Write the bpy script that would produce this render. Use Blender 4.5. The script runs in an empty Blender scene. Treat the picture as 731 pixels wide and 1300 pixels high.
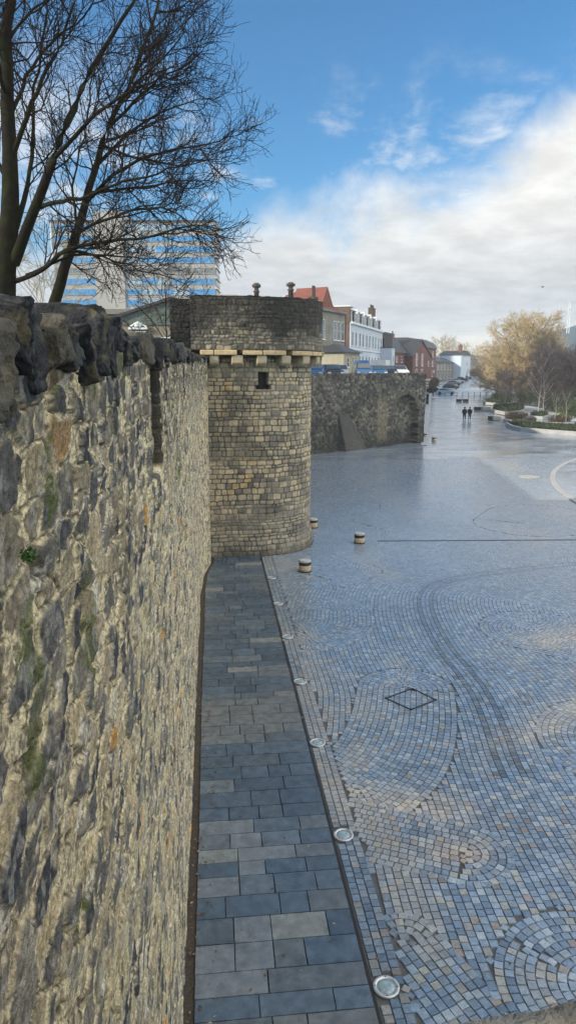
import bpy, math, random
import numpy as np
from mathutils import Vector, Matrix
R = math.radians
rng = np.random.default_rng(7)
random.seed(7)
sc = bpy.context.scene
COL = sc.collection

# ------------------------------------------------------------------ camera
F, EYE, CX, CY = 900.0, 6.6, 365.5, 650.0
TH = math.atan(180 / F)
PS = math.atan(95.5 * math.cos(TH) / F)
FW = np.array([math.sin(PS) * math.cos(TH), math.cos(PS) * math.cos(TH), -math.sin(TH)])
RT = np.array([math.cos(PS), -math.sin(PS), 0.0])
UP = np.cross(RT, FW)
CAM = np.array([0, 0, EYE])

def at(px, py, zc):
    """the point of the world seen in the photograph at (px, py), zc metres ahead"""
    return CAM + zc * (FW + RT * (px - CX) / F - UP * (py - CY) / F)

def ground_z(x, y):
    t = (np.asarray(y, float) - 104.0) / 12.0
    z = 0.0225 * 12.0 * np.logaddexp(0, t)
    return np.where(z > 5.0, 5.0, z) * 1.0

def on_ground(px, py):
    d = FW + RT * (px - CX) / F - UP * (py - CY) / F
    t = 2.0
    for _ in range(6000):
        p = CAM + d * t
        if p[2] <= ground_z(p[0], p[1]):
            break
        t += 0.1 if t < 120 else 0.4
    return p

def on_plane(px, py, z):
    d = FW + RT * (px - CX) / F - UP * (py - CY) / F
    return CAM + d * (z - EYE) / d[2]

cam = bpy.data.cameras.new('camera')
cam.sensor_fit = 'VERTICAL'
cam.sensor_height = 36.0
cam.sensor_width = 36.0
cam.lens = F / 1300 * 36.0
cam.clip_start = 0.05
cam.clip_end = 6000
co = bpy.data.objects.new('camera', cam)
COL.objects.link(co)
co.matrix_world = Matrix(((RT[0], UP[0], -FW[0], CAM[0]), (RT[1], UP[1], -FW[1], CAM[1]),
                          (RT[2], UP[2], -FW[2], CAM[2]), (0, 0, 0, 1)))
sc.camera = co

# ------------------------------------------------------------------ noise
def h01(i, j, seed=0, k=0):
    i = np.asarray(i).astype(np.int64); j = np.asarray(j).astype(np.int64); k = np.asarray(k).astype(np.int64)
    n = (i * 374761393 + j * 668265263 + k * 2147483647 + seed * 974634541) & 0xFFFFFFFF
    n = ((n ^ (n >> 13)) * 1274126177) & 0xFFFFFFFF
    n = ((n ^ (n >> 16)) * 2246822519) & 0xFFFFFFFF
    n = n ^ (n >> 15)
    return (n & 0xFFFFFF) / float(0x1000000)

def vn2(x, y, seed=0):
    xi = np.floor(x); yi = np.floor(y); fx = x - xi; fy = y - yi
    fx = fx * fx * (3 - 2 * fx); fy = fy * fy * (3 - 2 * fy)
    a = h01(xi, yi, seed); b = h01(xi + 1, yi, seed); c = h01(xi, yi + 1, seed); d = h01(xi + 1, yi + 1, seed)
    return (a + (b - a) * fx) * (1 - fy) + (c + (d - c) * fx) * fy

def fbm2(x, y, seed=0, o=4):
    s = 0; a = 0.5; t = 0
    for k in range(o):
        s = s + a * vn2(x, y, seed + k * 17); t += a
        x = x * 2.03 + 11.3; y = y * 2.03 + 5.7; a *= 0.55
    return s / t

def vn3(p, seed=0):
    i = np.floor(p); f = p - i; f = f * f * (3 - 2 * f); r = 0
    for dx in (0, 1):
        for dy in (0, 1):
            for dz in (0, 1):
                w = (f[..., 0] if dx else 1 - f[..., 0]) * (f[..., 1] if dy else 1 - f[..., 1]) * (f[..., 2] if dz else 1 - f[..., 2])
                r = r + w * h01(i[..., 0] + dx, i[..., 1] + dy, seed, i[..., 2] + dz)
    return r

def fbm3(p, seed=0, o=4):
    s = 0; a = 0.5; t = 0
    for k in range(o):
        s = s + a * vn3(p, seed + 31 * k); t += a; p = p * 2.03 + 7.1; a *= 0.55
    return s / t

def sstep(a, b, x):
    t = np.clip((x - a) / (b - a), 0, 1)
    return t * t * (3 - 2 * t)

def mixc(a, b, t):
    return a * (1 - t[..., None]) + np.asarray(b) * t[..., None]

# ------------------------------------------------------------------ materials
def new_mat(name):
    m = bpy.data.materials.new(name); m.use_nodes = True
    nt = m.node_tree; b = nt.nodes['Principled BSDF']
    return m, nt, b

def nd(nt, t, **kw):
    n = nt.nodes.new(t)
    for k, v in kw.items():
        if k in n.inputs.keys():
            n.inputs[k].default_value = v
        else:
            setattr(n, k, v)
    return n

def mat(name, col, rough=0.8, var=0.25, scale=3.0, bump=0.0, bscale=20.0, metal=0.0, spec=0.4, attr=None, detail=6.0,
        rvar=0.0, tint=None, backscale=(1, 1, 1)):
    """plain procedural surface: colour (or vertex attribute) broken up by noise, bump, roughness variation"""
    m, nt, b = new_mat(name); L = nt.links.new
    tc = nd(nt, 'ShaderNodeTexCoord')
    mp = nd(nt, 'ShaderNodeMapping'); mp.inputs['Scale'].default_value = backscale
    L(tc.outputs['Object'], mp.inputs['Vector'])
    n = nd(nt, 'ShaderNodeTexNoise', Scale=scale, Detail=detail, Roughness=0.62)
    L(mp.outputs['Vector'], n.inputs['Vector'])
    ramp = nd(nt, 'ShaderNodeMapRange'); ramp.inputs[1].default_value = 0.25; ramp.inputs[2].default_value = 0.75
    ramp.inputs[3].default_value = 1 - var; ramp.inputs[4].default_value = 1 + var
    L(n.outputs['Fac'], ramp.inputs[0])
    mul = nd(nt, 'ShaderNodeVectorMath', operation='SCALE')
    if attr:
        a = nd(nt, 'ShaderNodeAttribute', attribute_name=attr)
        L(a.outputs['Color'], mul.inputs[0])
    else:
        mul.inputs[0].default_value = col[:3]
        if tint is not None:
            mx = nd(nt, 'ShaderNodeMix', data_type='RGBA')
            n2 = nd(nt, 'ShaderNodeTexNoise', Scale=scale * 0.37, Detail=3.0)
            L(mp.outputs['Vector'], n2.inputs['Vector'])
            r2 = nd(nt, 'ShaderNodeMapRange'); r2.inputs[1].default_value = 0.42; r2.inputs[2].default_value = 0.62
            L(n2.outputs['Fac'], r2.inputs[0]); L(r2.outputs[0], mx.inputs[0])
            mx.inputs[6].default_value = (*col[:3], 1); mx.inputs[7].default_value = (*tint[:3], 1)
            L(mx.outputs[2], mul.inputs[0])
    L(ramp.outputs[0], mul.inputs['Scale']); L(mul.outputs[0], b.inputs['Base Color'])
    b.inputs['Roughness'].default_value = rough; b.inputs['Metallic'].default_value = metal
    b.inputs['Specular IOR Level'].default_value = spec
    if rvar:
        rr = nd(nt, 'ShaderNodeMapRange'); rr.inputs[1].default_value = 0.3; rr.inputs[2].default_value = 0.7
        rr.inputs[3].default_value = max(0.03, rough - rvar); rr.inputs[4].default_value = min(1, rough + rvar)
        n3 = nd(nt, 'ShaderNodeTexNoise', Scale=scale * 0.21, Detail=4.0)
        L(mp.outputs['Vector'], n3.inputs['Vector']); L(n3.outputs['Fac'], rr.inputs[0]); L(rr.outputs[0], b.inputs['Roughness'])
    if bump:
        bn = nd(nt, 'ShaderNodeTexNoise', Scale=bscale, Detail=5.0, Roughness=0.65)
        L(tc.outputs['Object'], bn.inputs['Vector'])
        bp = nd(nt, 'ShaderNodeBump', Strength=bump, Distance=0.02)
        L(bn.outputs['Fac'], bp.inputs['Height']); L(bp.outputs[0], b.inputs['Normal'])
    return m

def brick_mat(name, c1, c2, mortar, bw=0.225, bh=0.075, rough=0.85, axis='XZ'):
    m, nt, b = new_mat(name); L = nt.links.new
    tc = nd(nt, 'ShaderNodeTexCoord'); sep = nd(nt, 'ShaderNodeSeparateXYZ'); cmb = nd(nt, 'ShaderNodeCombineXYZ')
    L(tc.outputs['Object'], sep.inputs[0])
    add = nd(nt, 'ShaderNodeMath', operation='ADD'); L(sep.outputs[0], add.inputs[0]); L(sep.outputs[1], add.inputs[1])
    L(add.outputs[0], cmb.inputs[0]); L(sep.outputs[2], cmb.inputs[1])
    br = nd(nt, 'ShaderNodeTexBrick'); br.inputs['Scale'].default_value = 1.0
    br.inputs['Brick Width'].default_value = bw; br.inputs['Row Height'].default_value = bh
    br.inputs['Mortar Size'].default_value = bh * 0.12
    br.inputs['Color1'].default_value = (*c1, 1); br.inputs['Color2'].default_value = (*c2, 1); br.inputs['Mortar'].default_value = (*mortar, 1)
    L(cmb.outputs[0], br.inputs['Vector'])
    n = nd(nt, 'ShaderNodeTexNoise', Scale=0.5, Detail=6.0)
    L(tc.outputs['Object'], n.inputs['Vector'])
    r = nd(nt, 'ShaderNodeMapRange'); r.inputs[1].default_value = 0.3; r.inputs[2].default_value = 0.7; r.inputs[3].default_value = 0.72; r.inputs[4].default_value = 1.2
    L(n.outputs['Fac'], r.inputs[0])
    mul = nd(nt, 'ShaderNodeVectorMath', operation='SCALE'); L(br.outputs['Color'], mul.inputs[0]); L(r.outputs[0], mul.inputs['Scale'])
    L(mul.outputs[0], b.inputs['Base Color']); b.inputs['Roughness'].default_value = rough
    return m

M = {}
M['wall'] = mat('rubble_wall', None, 0.86, 0.62, 60, 1.0, 90, attr='col', spec=0.3, detail=12.0)
M['coping'] = mat('coping_stone', None, 0.66, 0.6, 30, 1.0, 50, attr='col', spec=0.2, rvar=0.15, detail=12.0)
M['tower'] = mat('tower_stone', None, 0.85, 0.28, 7, 0.5, 40, attr='col', spec=0.3)
M['farwall'] = mat('flint_wall', None, 0.85, 0.3, 4, 0.5, 25, attr='col', spec=0.3)
M['sett'] = mat('granite_setts', None, 0.20, 0.3, 22, 0.08, 120, attr='col', spec=0.85, rvar=.1, detail=9)
M['flag'] = mat('flagstones', None, 0.27, 0.42, 7, 0.12, 60, attr='col', spec=0.6, rvar=.12, detail=10)
M['corbel'] = mat('corbel_stone', (.36, .31, .22), 0.85, 0.3, 6, 0.5, 40)
M['ledge'] = mat('ledge_stone', (.47, .37, .22), 0.85, 0.3, 6, 0.5, 40)
M['litter'] = mat('leaf_litter', None, .8, .3, 30, attr='col')
M['joint'] = mat('dark_joint', (.085, .09, .095), 0.5, 0.5, 3)
M['soil'] = mat('dark_gravel', (.06, .052, .044), 0.9, 0.6, 40, 0.6, 60)
M['steel'] = mat('brushed_steel', (.50, .54, .58), 0.4, 0.3, 30, metal=0.6)
M['lens'] = mat('frosted_lens', (.24, .34, .40), 0.2, 0.4, 25, spec=0.6)
M['drain'] = mat('drain_iron', (.02, .021, .024), 0.5, 0.3, 20)
M['bollard'] = mat('bollard_stone', (.40, .32, .22), 0.75, 0.25, 9, 0.3, 50)
M['bollard_dark'] = mat('bollard_band', (.02, .021, .024), 0.45, 0.2, 9)
M['bollard_top'] = mat('bollard_top', (.40, .42, .42), 0.5, 0.25, 9)
M['iron'] = mat('black_iron', (.018, .019, .021), 0.45, 0.2, 9)
M['bark'] = mat('mossy_bark', (.014, .012, .010), 0.95, 0.35, 9, 0.6, 30, tint=(.018, .021, .009), spec=.1)
M['twig'] = mat('winter_twigs', (.018, .014, .012), 0.9, 0.2, 4, spec=.1)
M['goldbark'] = mat('pale_bark', (.16, .13, .08), 0.85, 0.3, 3)
M['goldtwig'] = mat('golden_twigs', (.42, .325, .19), 0.8, 0.25, 0.6, tint=(.35, .29, .17))
M['browntwig'] = mat('brown_twigs', (.30, .26, .18), 0.85, 0.3, 0.6)
M['purpletwig'] = mat('dark_twigs', (.06, .052, .058), 0.85, 0.3, 0.6)
M['birchbark'] = mat('birch_bark', (.26, .25, .24), 0.7, 0.35, 4)
M['hedge'] = mat('hedge_leaves', (.030, .048, .022), 0.7, 0.4, 3)
M['hedge2'] = mat('brown_shrub_leaves', (.055, .042, .028), 0.75, 0.4, 3)
M['fern'] = mat('fern_leaves', (.035, .10, .02), 0.6, 0.3, 30)
M['moss'] = mat('moss_green', (.10, .14, .03), 0.9, 0.4, 40)
M['lawn'] = mat('lawn', (.10, .20, .035), 0.9, 0.35, 3)
M['concrete'] = mat('office_concrete', (.32, .33, .335), 0.85, 0.12, 0.25)
M['concrete2'] = mat('office_core', (.34, .34, .335), 0.85, 0.12, 0.25)
M['bluepanel'] = mat('blue_panels', (.04, .26, .60), 0.35, 0.35, 0.35)
M['paleblue'] = mat('pale_blue_panels', (.30, .44, .60), 0.35, 0.25, 0.3)
M['glass'] = mat('window_glass', (.05, .07, .09), 0.08, 0.3, 0.6, spec=0.8)
M['greyglass'] = mat('grey_office_glass', (.17, .18, .19), 0.2, 0.35, 0.4, spec=0.6)
M['white'] = mat('white_paint', (.62, .66, .70), 0.6, 0.08, 1.5)
M['whitewall'] = mat('white_render', (.47, .55, .65), 0.75, 0.12, 0.6)
M['grey_brick'] = brick_mat('grey_stone_brick', (.20, .20, .18), (.27, .26, .23), (.13, .13, .12), 0.4, 0.16)
M['red_brick'] = brick_mat('red_brick', (.17, .052, .04), (.13, .045, .038), (.13, .10, .09))
M['brown_brick'] = brick_mat('brown_brick', (.14, .075, .055), (.105, .06, .045), (.11, .09, .08))
M['cream'] = mat('cream_render', (.33, .31, .25), 0.85, 0.2, 0.8)
M['green_slate'] = mat('green_grey_slate', (.085, .115, .105), 0.75, 0.3, 3, 0.3, 12)
M['render_grey'] = mat('weathered_render', (.20, .18, .145), 0.85, 0.25, 1.0)
M['red_tile'] = mat('red_tiles', (.17, .058, .045), 0.8, 0.25, 2.5, 0.3, 12)
M['slate'] = mat('dark_slate', (.035, .04, .048), 0.5, 0.3, 2, 0.3, 12)
M['black_clad'] = mat('black_cladding', (.014, .016, .019), 0.6, 0.2, 1)
M['stone_grey'] = mat('grey_masonry', (.17, .165, .15), 0.85, 0.35, 0.6)
M['pot'] = mat('clay_pot', (.06, .045, .04), 0.8, 0.2, 4)
M['tyre'] = mat('tyre_rubber', (.015, .015, .016), 0.8, 0.1, 5)
M['rim'] = mat('wheel_rim', (.4, .41, .43), 0.3, 0.1, 5, metal=0.7)
M['lamp'] = mat('headlight_glass', (.6, .62, .65), 0.15, 0.05, 5)
M['taillamp'] = mat('tail_light', (.35, .02, .02), 0.2, 0.05, 5)
for nm, c in dict(car_blue=(.02, .10, .24), car_dark=(.018, .02, .026), car_silver=(.42, .45, .49), car_white=(.72, .74, .76),
                  car_pale=(.26, .40, .50), car_grey=(.12, .13, .15)).items():
    M[nm] = mat(nm, c, 0.22, 0.05, 2, spec=0.6)
M['paleconc'] = mat('pale_kerb_stone', (.31, .325, .33), 0.7, 0.2, 1.5)
M['bench'] = mat('bench_stone', (.33, .33, .30), 0.75, 0.25, 2)
M['timber'] = mat('dark_timber', (.04, .035, .03), 0.7, 0.3, 3)
M['coat'] = mat('black_coat', (.018, .018, .022), 0.85, 0.2, 10)
M['jeans'] = mat('dark_trousers', (.03, .034, .045), 0.85, 0.2, 10)
M['skin'] = mat('skin', (.45, .28, .21), 0.6, 0.05, 10)
M['hair'] = mat('dark_hair', (.02, .015, .012), 0.6, 0.2, 30)
M['parapet'] = mat('parapet_stone', (.20, .21, .21), 0.7, 0.5, 18, 0.8, 60, tint=(.32, .28, .20))
M['hill'] = mat('wooded_hill', (.03, .065, .10), 0.95, 0.3, 0.02, tint=(.04, .075, .105))  # distance haze painted in as blue
M['mast'] = mat('mast_paint', (.62, .66, .70), 0.5, 0.1, 1)
M['bird'] = mat('bird_feathers', (.05, .05, .055), 0.8, 0.2, 10)

M['buttress'] = brick_mat('buttress_stone', (.10, .098, .092), (.07, .07, .068), (.062, .06, .056), .34, .19)
def wet_plaza(name, c1, c2, scale):
    """setts seen from far: small bricks, drier and wetter patches"""
    m, nt, b = new_mat(name); L = nt.links.new
    tc = nd(nt, 'ShaderNodeTexCoord')
    # swirling courses: coordinates warped by smooth noise
    wn = nd(nt, 'ShaderNodeTexNoise', Scale=0.11, Detail=1.0)
    L(tc.outputs['Object'], wn.inputs['Vector'])
    sub = nd(nt, 'ShaderNodeVectorMath', operation='SUBTRACT'); sub.inputs[1].default_value = (.5, .5, .5); L(wn.outputs['Color'], sub.inputs[0])
    scl = nd(nt, 'ShaderNodeVectorMath', operation='SCALE'); scl.inputs['Scale'].default_value = 9.0; L(sub.outputs[0], scl.inputs[0])
    ad = nd(nt, 'ShaderNodeVectorMath', operation='ADD'); L(tc.outputs['Object'], ad.inputs[0]); L(scl.outputs[0], ad.inputs[1])
    br = nd(nt, 'ShaderNodeTexBrick'); br.inputs['Scale'].default_value = 1.0
    br.inputs['Brick Width'].default_value = scale; br.inputs['Row Height'].default_value = scale; br.inputs['Mortar Size'].default_value = scale * 0.07
    br.inputs['Color1'].default_value = (*c1, 1); br.inputs['Color2'].default_value = (*c2, 1); br.inputs['Mortar'].default_value = (.13, .15, .17, 1)
    L(ad.outputs[0], br.inputs['Vector'])
    n = nd(nt, 'ShaderNodeTexNoise', Scale=0.35, Detail=7.0, Roughness=0.6)
    L(ad.outputs[0], n.inputs['Vector'])
    r = nd(nt, 'ShaderNodeMapRange'); r.inputs[1].default_value = 0.3; r.inputs[2].default_value = 0.7; r.inputs[3].default_value = 0.7; r.inputs[4].default_value = 1.3
    L(n.outputs['Fac'], r.inputs[0])
    mul = nd(nt, 'ShaderNodeVectorMath', operation='SCALE'); L(br.outputs['Color'], mul.inputs[0]); L(r.outputs[0], mul.inputs['Scale'])
    L(mul.outputs[0], b.inputs['Base Color'])
    st = nd(nt, 'ShaderNodeMapping'); st.inputs['Scale'].default_value = (0.10, 0.5, 1); L(ad.outputs[0], st.inputs['Vector'])
    n2 = nd(nt, 'ShaderNodeTexNoise', Scale=1.0, Detail=5.0); L(st.outputs[0], n2.inputs['Vector'])
    r2 = nd(nt, 'ShaderNodeMapRange'); r2.inputs[1].default_value = 0.35; r2.inputs[2].default_value = 0.65; r2.inputs[3].default_value = 0.09; r2.inputs[4].default_value = 0.27
    L(n2.outputs['Fac'], r2.inputs[0]); L(r2.outputs[0], b.inputs['Roughness'])
    bn = nd(nt, 'ShaderNodeTexNoise', Scale=6.0, Detail=4.0); L(tc.outputs['Object'], bn.inputs['Vector'])
    bp = nd(nt, 'ShaderNodeBump', Strength=0.10, Distance=0.02); L(bn.outputs['Fac'], bp.inputs['Height']); L(bp.outputs[0], b.inputs['Normal'])
    b.inputs['Specular IOR Level'].default_value = 0.85
    return m
M['plaza_far'] = wet_plaza('plaza_far', (.20, .265, .345), (.25, .305, .375), 0.11)
M['road'] = mat('wet_road', (.27, .315, .37), 0.26, 0.25, 0.4, 0.06, 8, rvar=0.12, spec=.8)
M['pale_path'] = mat('pale_paving', (.36, .385, .41), 0.5, 0.15, 1.0)
M['grassland'] = mat('rough_grass', (.05, .07, .03), 0.95, 0.35, 0.2)
M['terrace'] = mat('street_asphalt', (.07, .072, .075), 0.8, 0.2, 0.8)

# ------------------------------------------------------------------ object helpers
def tag(o, label=None, cat=None, group=None, kind=None):
    if label: o['label'] = label
    if cat: o['category'] = cat
    if group: o['group'] = group
    if kind: o['kind'] = kind
    return o

def empty(name, loc=(0, 0, 0), rz=0.0, label=None, cat=None, group=None):
    o = bpy.data.objects.new(name, None); COL.objects.link(o)
    o.location = tuple(loc); o.rotation_euler = (0, 0, rz); o.empty_display_size = 0.2
    return tag(o, label, cat, group)

def mesh_obj(name, verts, faces, material, parent=None, col=None, smooth=False):
    me = bpy.data.meshes.new(name)
    v = np.asarray(verts, dtype=np.float32).reshape(-1, 3)
    if isinstance(faces, np.ndarray):
        k = faces.shape[1]; f = faces.astype(np.int32)
        me.vertices.add(len(v)); me.vertices.foreach_set('co', v.ravel())
        me.loops.add(f.size); me.loops.foreach_set('vertex_index', f.ravel())
        me.polygons.add(len(f)); me.polygons.foreach_set('loop_start', np.arange(0, f.size, k, dtype=np.int32))
        me.update(calc_edges=True); me.validate()
    else:
        me.from_pydata([tuple(map(float, p)) for p in v], [], faces); me.update()
    if col is not None:
        a = me.attributes.new('col', 'FLOAT_COLOR', 'POINT')
        c = np.ones((len(v), 4), dtype=np.float32); c[:, :3] = np.clip(col, 0, 1).reshape(-1, 3)
        a.data.foreach_set('color', c.ravel())
    me.polygons.foreach_set('use_smooth', np.full(len(me.polygons), bool(smooth)))
    if material: me.materials.append(material)
    o = bpy.data.objects.new(name, me); COL.objects.link(o)
    if parent: o.parent = parent
    return o

class MB:
    """collects boxes, prisms, tubes into one mesh"""
    def __init__(self): self.v = []; self.f = []
    def add(self, vs, fs):
        n = len(self.v); self.v += [tuple(map(float, p)) for p in vs]; self.f += [tuple(i + n for i in f) for f in fs]; return self
    def box(self, x0, x1, y0, y1, z0, z1):
        v = [(x0, y0, z0), (x1, y0, z0), (x1, y1, z0), (x0, y1, z0), (x0, y0, z1), (x1, y0, z1), (x1, y1, z1), (x0, y1, z1)]
        return self.add(v, [(0, 3, 2, 1), (4, 5, 6, 7), (0, 1, 5, 4), (1, 2, 6, 5), (2, 3, 7, 6), (3, 0, 4, 7)])
    def bbox(self, x0, x1, y0, y1, z0, z1, b=0.02):
        """box with its top edges bevelled"""
        v = [(x0, y0, z0), (x1, y0, z0), (x1, y1, z0), (x0, y1, z0), (x0, y0, z1 - b), (x1, y0, z1 - b), (x1, y1, z1 - b), (x0, y1, z1 - b),
             (x0 + b, y0 + b, z1), (x1 - b, y0 + b, z1), (x1 - b, y1 - b, z1), (x0 + b, y1 - b, z1)]
        f = [(0, 3, 2, 1), (8, 9, 10, 11)]
        for k in range(4):
            j = (k + 1) % 4; f += [(k, j, 4 + j, 4 + k), (4 + k, 4 + j, 8 + j, 8 + k)]
        return self.add(v, f)
    def prism(self, poly, z0, z1):
        n = len(poly); v = [(p[0], p[1], z0) for p in poly] + [(p[0], p[1], z1) for p in poly]
        return self.add(v, [tuple(range(n - 1, -1, -1)), tuple(range(n, 2 * n))] + [(k, (k + 1) % n, n + (k + 1) % n, n + k) for k in range(n)])
    def prismx(self, poly, x0, x1):
        """polygon in (y, z), pushed along x"""
        n = len(poly); v = [(x0, p[0], p[1]) for p in poly] + [(x1, p[0], p[1]) for p in poly]
        return self.add(v, [tuple(range(n - 1, -1, -1)), tuple(range(n, 2 * n))] + [(k, (k + 1) % n, n + (k + 1) % n, n + k) for k in range(n)])
    def prismy(self, poly, y0, y1):
        n = len(poly); v = [(p[0], y0, p[1]) for p in poly] + [(p[0], y1, p[1]) for p in poly]
        return self.add(v, [tuple(range(n)), tuple(range(2 * n - 1, n - 1, -1))] + [((k + 1) % n, k, n + k, n + (k + 1) % n) for k in range(n)])
    def lathe(self, prof, n=24, c=(0, 0, 0), axis='z'):
        vs = []; fs = []
        for r, z in prof:
            for k in range(n):
                a = 2 * math.pi * k / n; x, y = r * math.cos(a), r * math.sin(a)
                vs.append((c[0] + x, c[1] + y, c[2] + z) if axis == 'z' else (c[0] + x, c[1] + z, c[2] + y))
        for i in range(len(prof) - 1):
            for k in range(n):
                j = (k + 1) % n; fs.append((i * n + k, i * n + j, (i + 1) * n + j, (i + 1) * n + k))
        fs.append(tuple(range(n - 1, -1, -1))); fs.append(tuple((len(prof) - 1) * n + k for k in range(n)))
        return self.add(vs, fs)
    def tube(self, pts, rad, n=8):
        pts = [np.array(p, float) for p in pts]
        if not hasattr(rad, '__len__'): rad = [rad] * len(pts)
        vs = []; fs = []
        for i, p in enumerate(pts):
            t = pts[min(i + 1, len(pts) - 1)] - pts[max(i - 1, 0)]; t /= np.linalg.norm(t) + 1e-9
            a = np.cross(t, (0, 0, 1) if abs(t[2]) < 0.9 else (1, 0, 0)); a /= np.linalg.norm(a); b = np.cross(t, a)
            for k in range(n):
                q = 2 * math.pi * k / n; vs.append(p + rad[i] * (a * math.cos(q) + b * math.sin(q)))
        for i in range(len(pts) - 1):
            for k in range(n):
                j = (k + 1) % n; fs.append((i * n + k, i * n + j, (i + 1) * n + j, (i + 1) * n + k))
        fs.append(tuple(range(n - 1, -1, -1))); fs.append(tuple((len(pts) - 1) * n + k for k in range(n)))
        return self.add(vs, fs)
    def build(self, name, m, parent=None, smooth=False):
        o = mesh_obj(name, self.v, self.f, m, parent)
        if smooth:
            o.data.polygons.foreach_set('use_smooth', np.ones(len(o.data.polygons), dtype=bool))
        return o

def copy_tree(o, parent=None):
    c = o.copy(); COL.objects.link(c); c.parent = parent
    for ch in list(o.children): copy_tree(ch, c)
    return c

def grid_faces(nu, nv):
    i = np.arange(nu - 1)[:, None]; j = np.arange(nv - 1)[None, :]
    a = (i * nv + j).ravel()
    return np.stack([a, a + nv, a + nv + 1, a + 1], 1)

# ------------------------------------------------------------------ masonry patterns
def rubble(u, v, su, sv, seed, jit=0.85, wr=0.45, p=2.6, warp=0.3):
    """irregular stones: (stone id hash, second hash, edge distance, offset from the stone's middle)"""
    w1 = fbm2(u / su * 0.9, v / sv * 0.9, seed + 5, 3) - 0.5; w2 = fbm2(u / su * 0.9 + 31, v / sv * 0.9 + 17, seed + 9, 3) - 0.5
    X = u / su + w1 * warp * 2; Y = v / sv + w2 * warp * 2
    iy = np.floor(Y)
    F1 = np.full(u.shape, 9.0); F2 = np.full(u.shape, 9.0); I = np.zeros(u.shape, np.int64); J = np.zeros(u.shape, np.int64)
    DU = np.zeros(u.shape); DV = np.zeros(u.shape)
    for dy in (-1, 0, 1):
        j = (iy + dy).astype(np.int64); off = (j & 1) * 0.5
        ix = np.floor(X - off)
        for dx in (-1, 0, 1):
            i = (ix + dx).astype(np.int64)
            cx = i + off + 0.5 + (h01(i, j, seed) - 0.5) * jit; cy = j + 0.5 + (h01(i, j, seed + 1) - 0.5) * jit * 0.8
            w = 1 - wr / 2 + wr * h01(i, j, seed + 2)
            d = (np.abs(X - cx) ** p + np.abs(Y - cy) ** p) ** (1 / p) / w
            near = d < F1
            F2 = np.where(near, F1, np.minimum(F2, d)); F1 = np.where(near, d, F1)
            I = np.where(near, i, I); J = np.where(near, j, J); DU = np.where(near, X - cx, DU); DV = np.where(near, Y - cy, DV)
    return I, J, F2 - F1, DU, DV

def coursed(u, v, hmean, wmean, seed, vmax=12.0, hvar=0.45, warp=0.02):
    """rough squared courses: (row, stone number, distance to the nearest joint in metres)"""
    r = np.random.default_rng(seed)
    hs = hmean * (1 + hvar * (r.random(int(vmax / hmean * 2)) * 2 - 1)); rows = np.concatenate([[0], np.cumsum(hs)])
    vv = v + (fbm2(u * 1.6, v * 1.6, seed, 3) - 0.5) * warp * 4; uu = u + (fbm2(u * 3 + 9, v * 3, seed + 3, 3) - 0.5) * warp * 3
    j = np.clip(np.searchsorted(rows, vv) - 1, 0, len(rows) - 2)
    dv = np.minimum(vv - rows[j], rows[j + 1] - vv)
    I = np.zeros(u.shape, np.int64); du = np.zeros(u.shape)
    for k in np.unique(j):
        s = j == k
        ws = wmean * (0.6 + 0.9 * r.random(int((u.max() - u.min()) / wmean * 2) + 8)); e = np.concatenate([[0], np.cumsum(ws)]) + u.min() - r.random() * wmean - 0.2
        i = np.clip(np.searchsorted(e, uu[s]) - 1, 0, len(e) - 2)
        I[s] = i; du[s] = np.minimum(uu[s] - e[i], e[i + 1] - uu[s])
    d = -np.log(np.exp(-np.clip(du, 0, 1) * 60) + np.exp(-np.clip(dv, 0, 1) * 60)) / 60
    return I, j, np.clip(d, 0, None)

def palette(h, cols, ws):
    ws = np.cumsum(np.array(ws) / sum(ws)); k = np.clip(np.searchsorted(ws, h), 0, len(cols) - 1)
    return np.array(cols)[k]

# ------------------------------------------------------------------ 1. near wall
TOPS = [(-6, 6.70), (1.0, 6.72), (3, 6.70), (6, 6.74), (12, 6.84), (25.5, 6.98)]
def wall_top(y): return np.interp(y, [a for a, b in TOPS], [b for a, b in TOPS])
def wall_x(y, z):
    base = np.interp(y, [-6, 6, 12, 20.5, 22.5, 24.0, 26], [-.455, -.455, -.47, -.50, -.42, -.22, -.18])
    return base + 0.025 * np.clip(z / 6.7, 0, 1) + 0.02 * (fbm2(y * .5, z * .5, 77, 2) - 0.5) * 2

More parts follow.
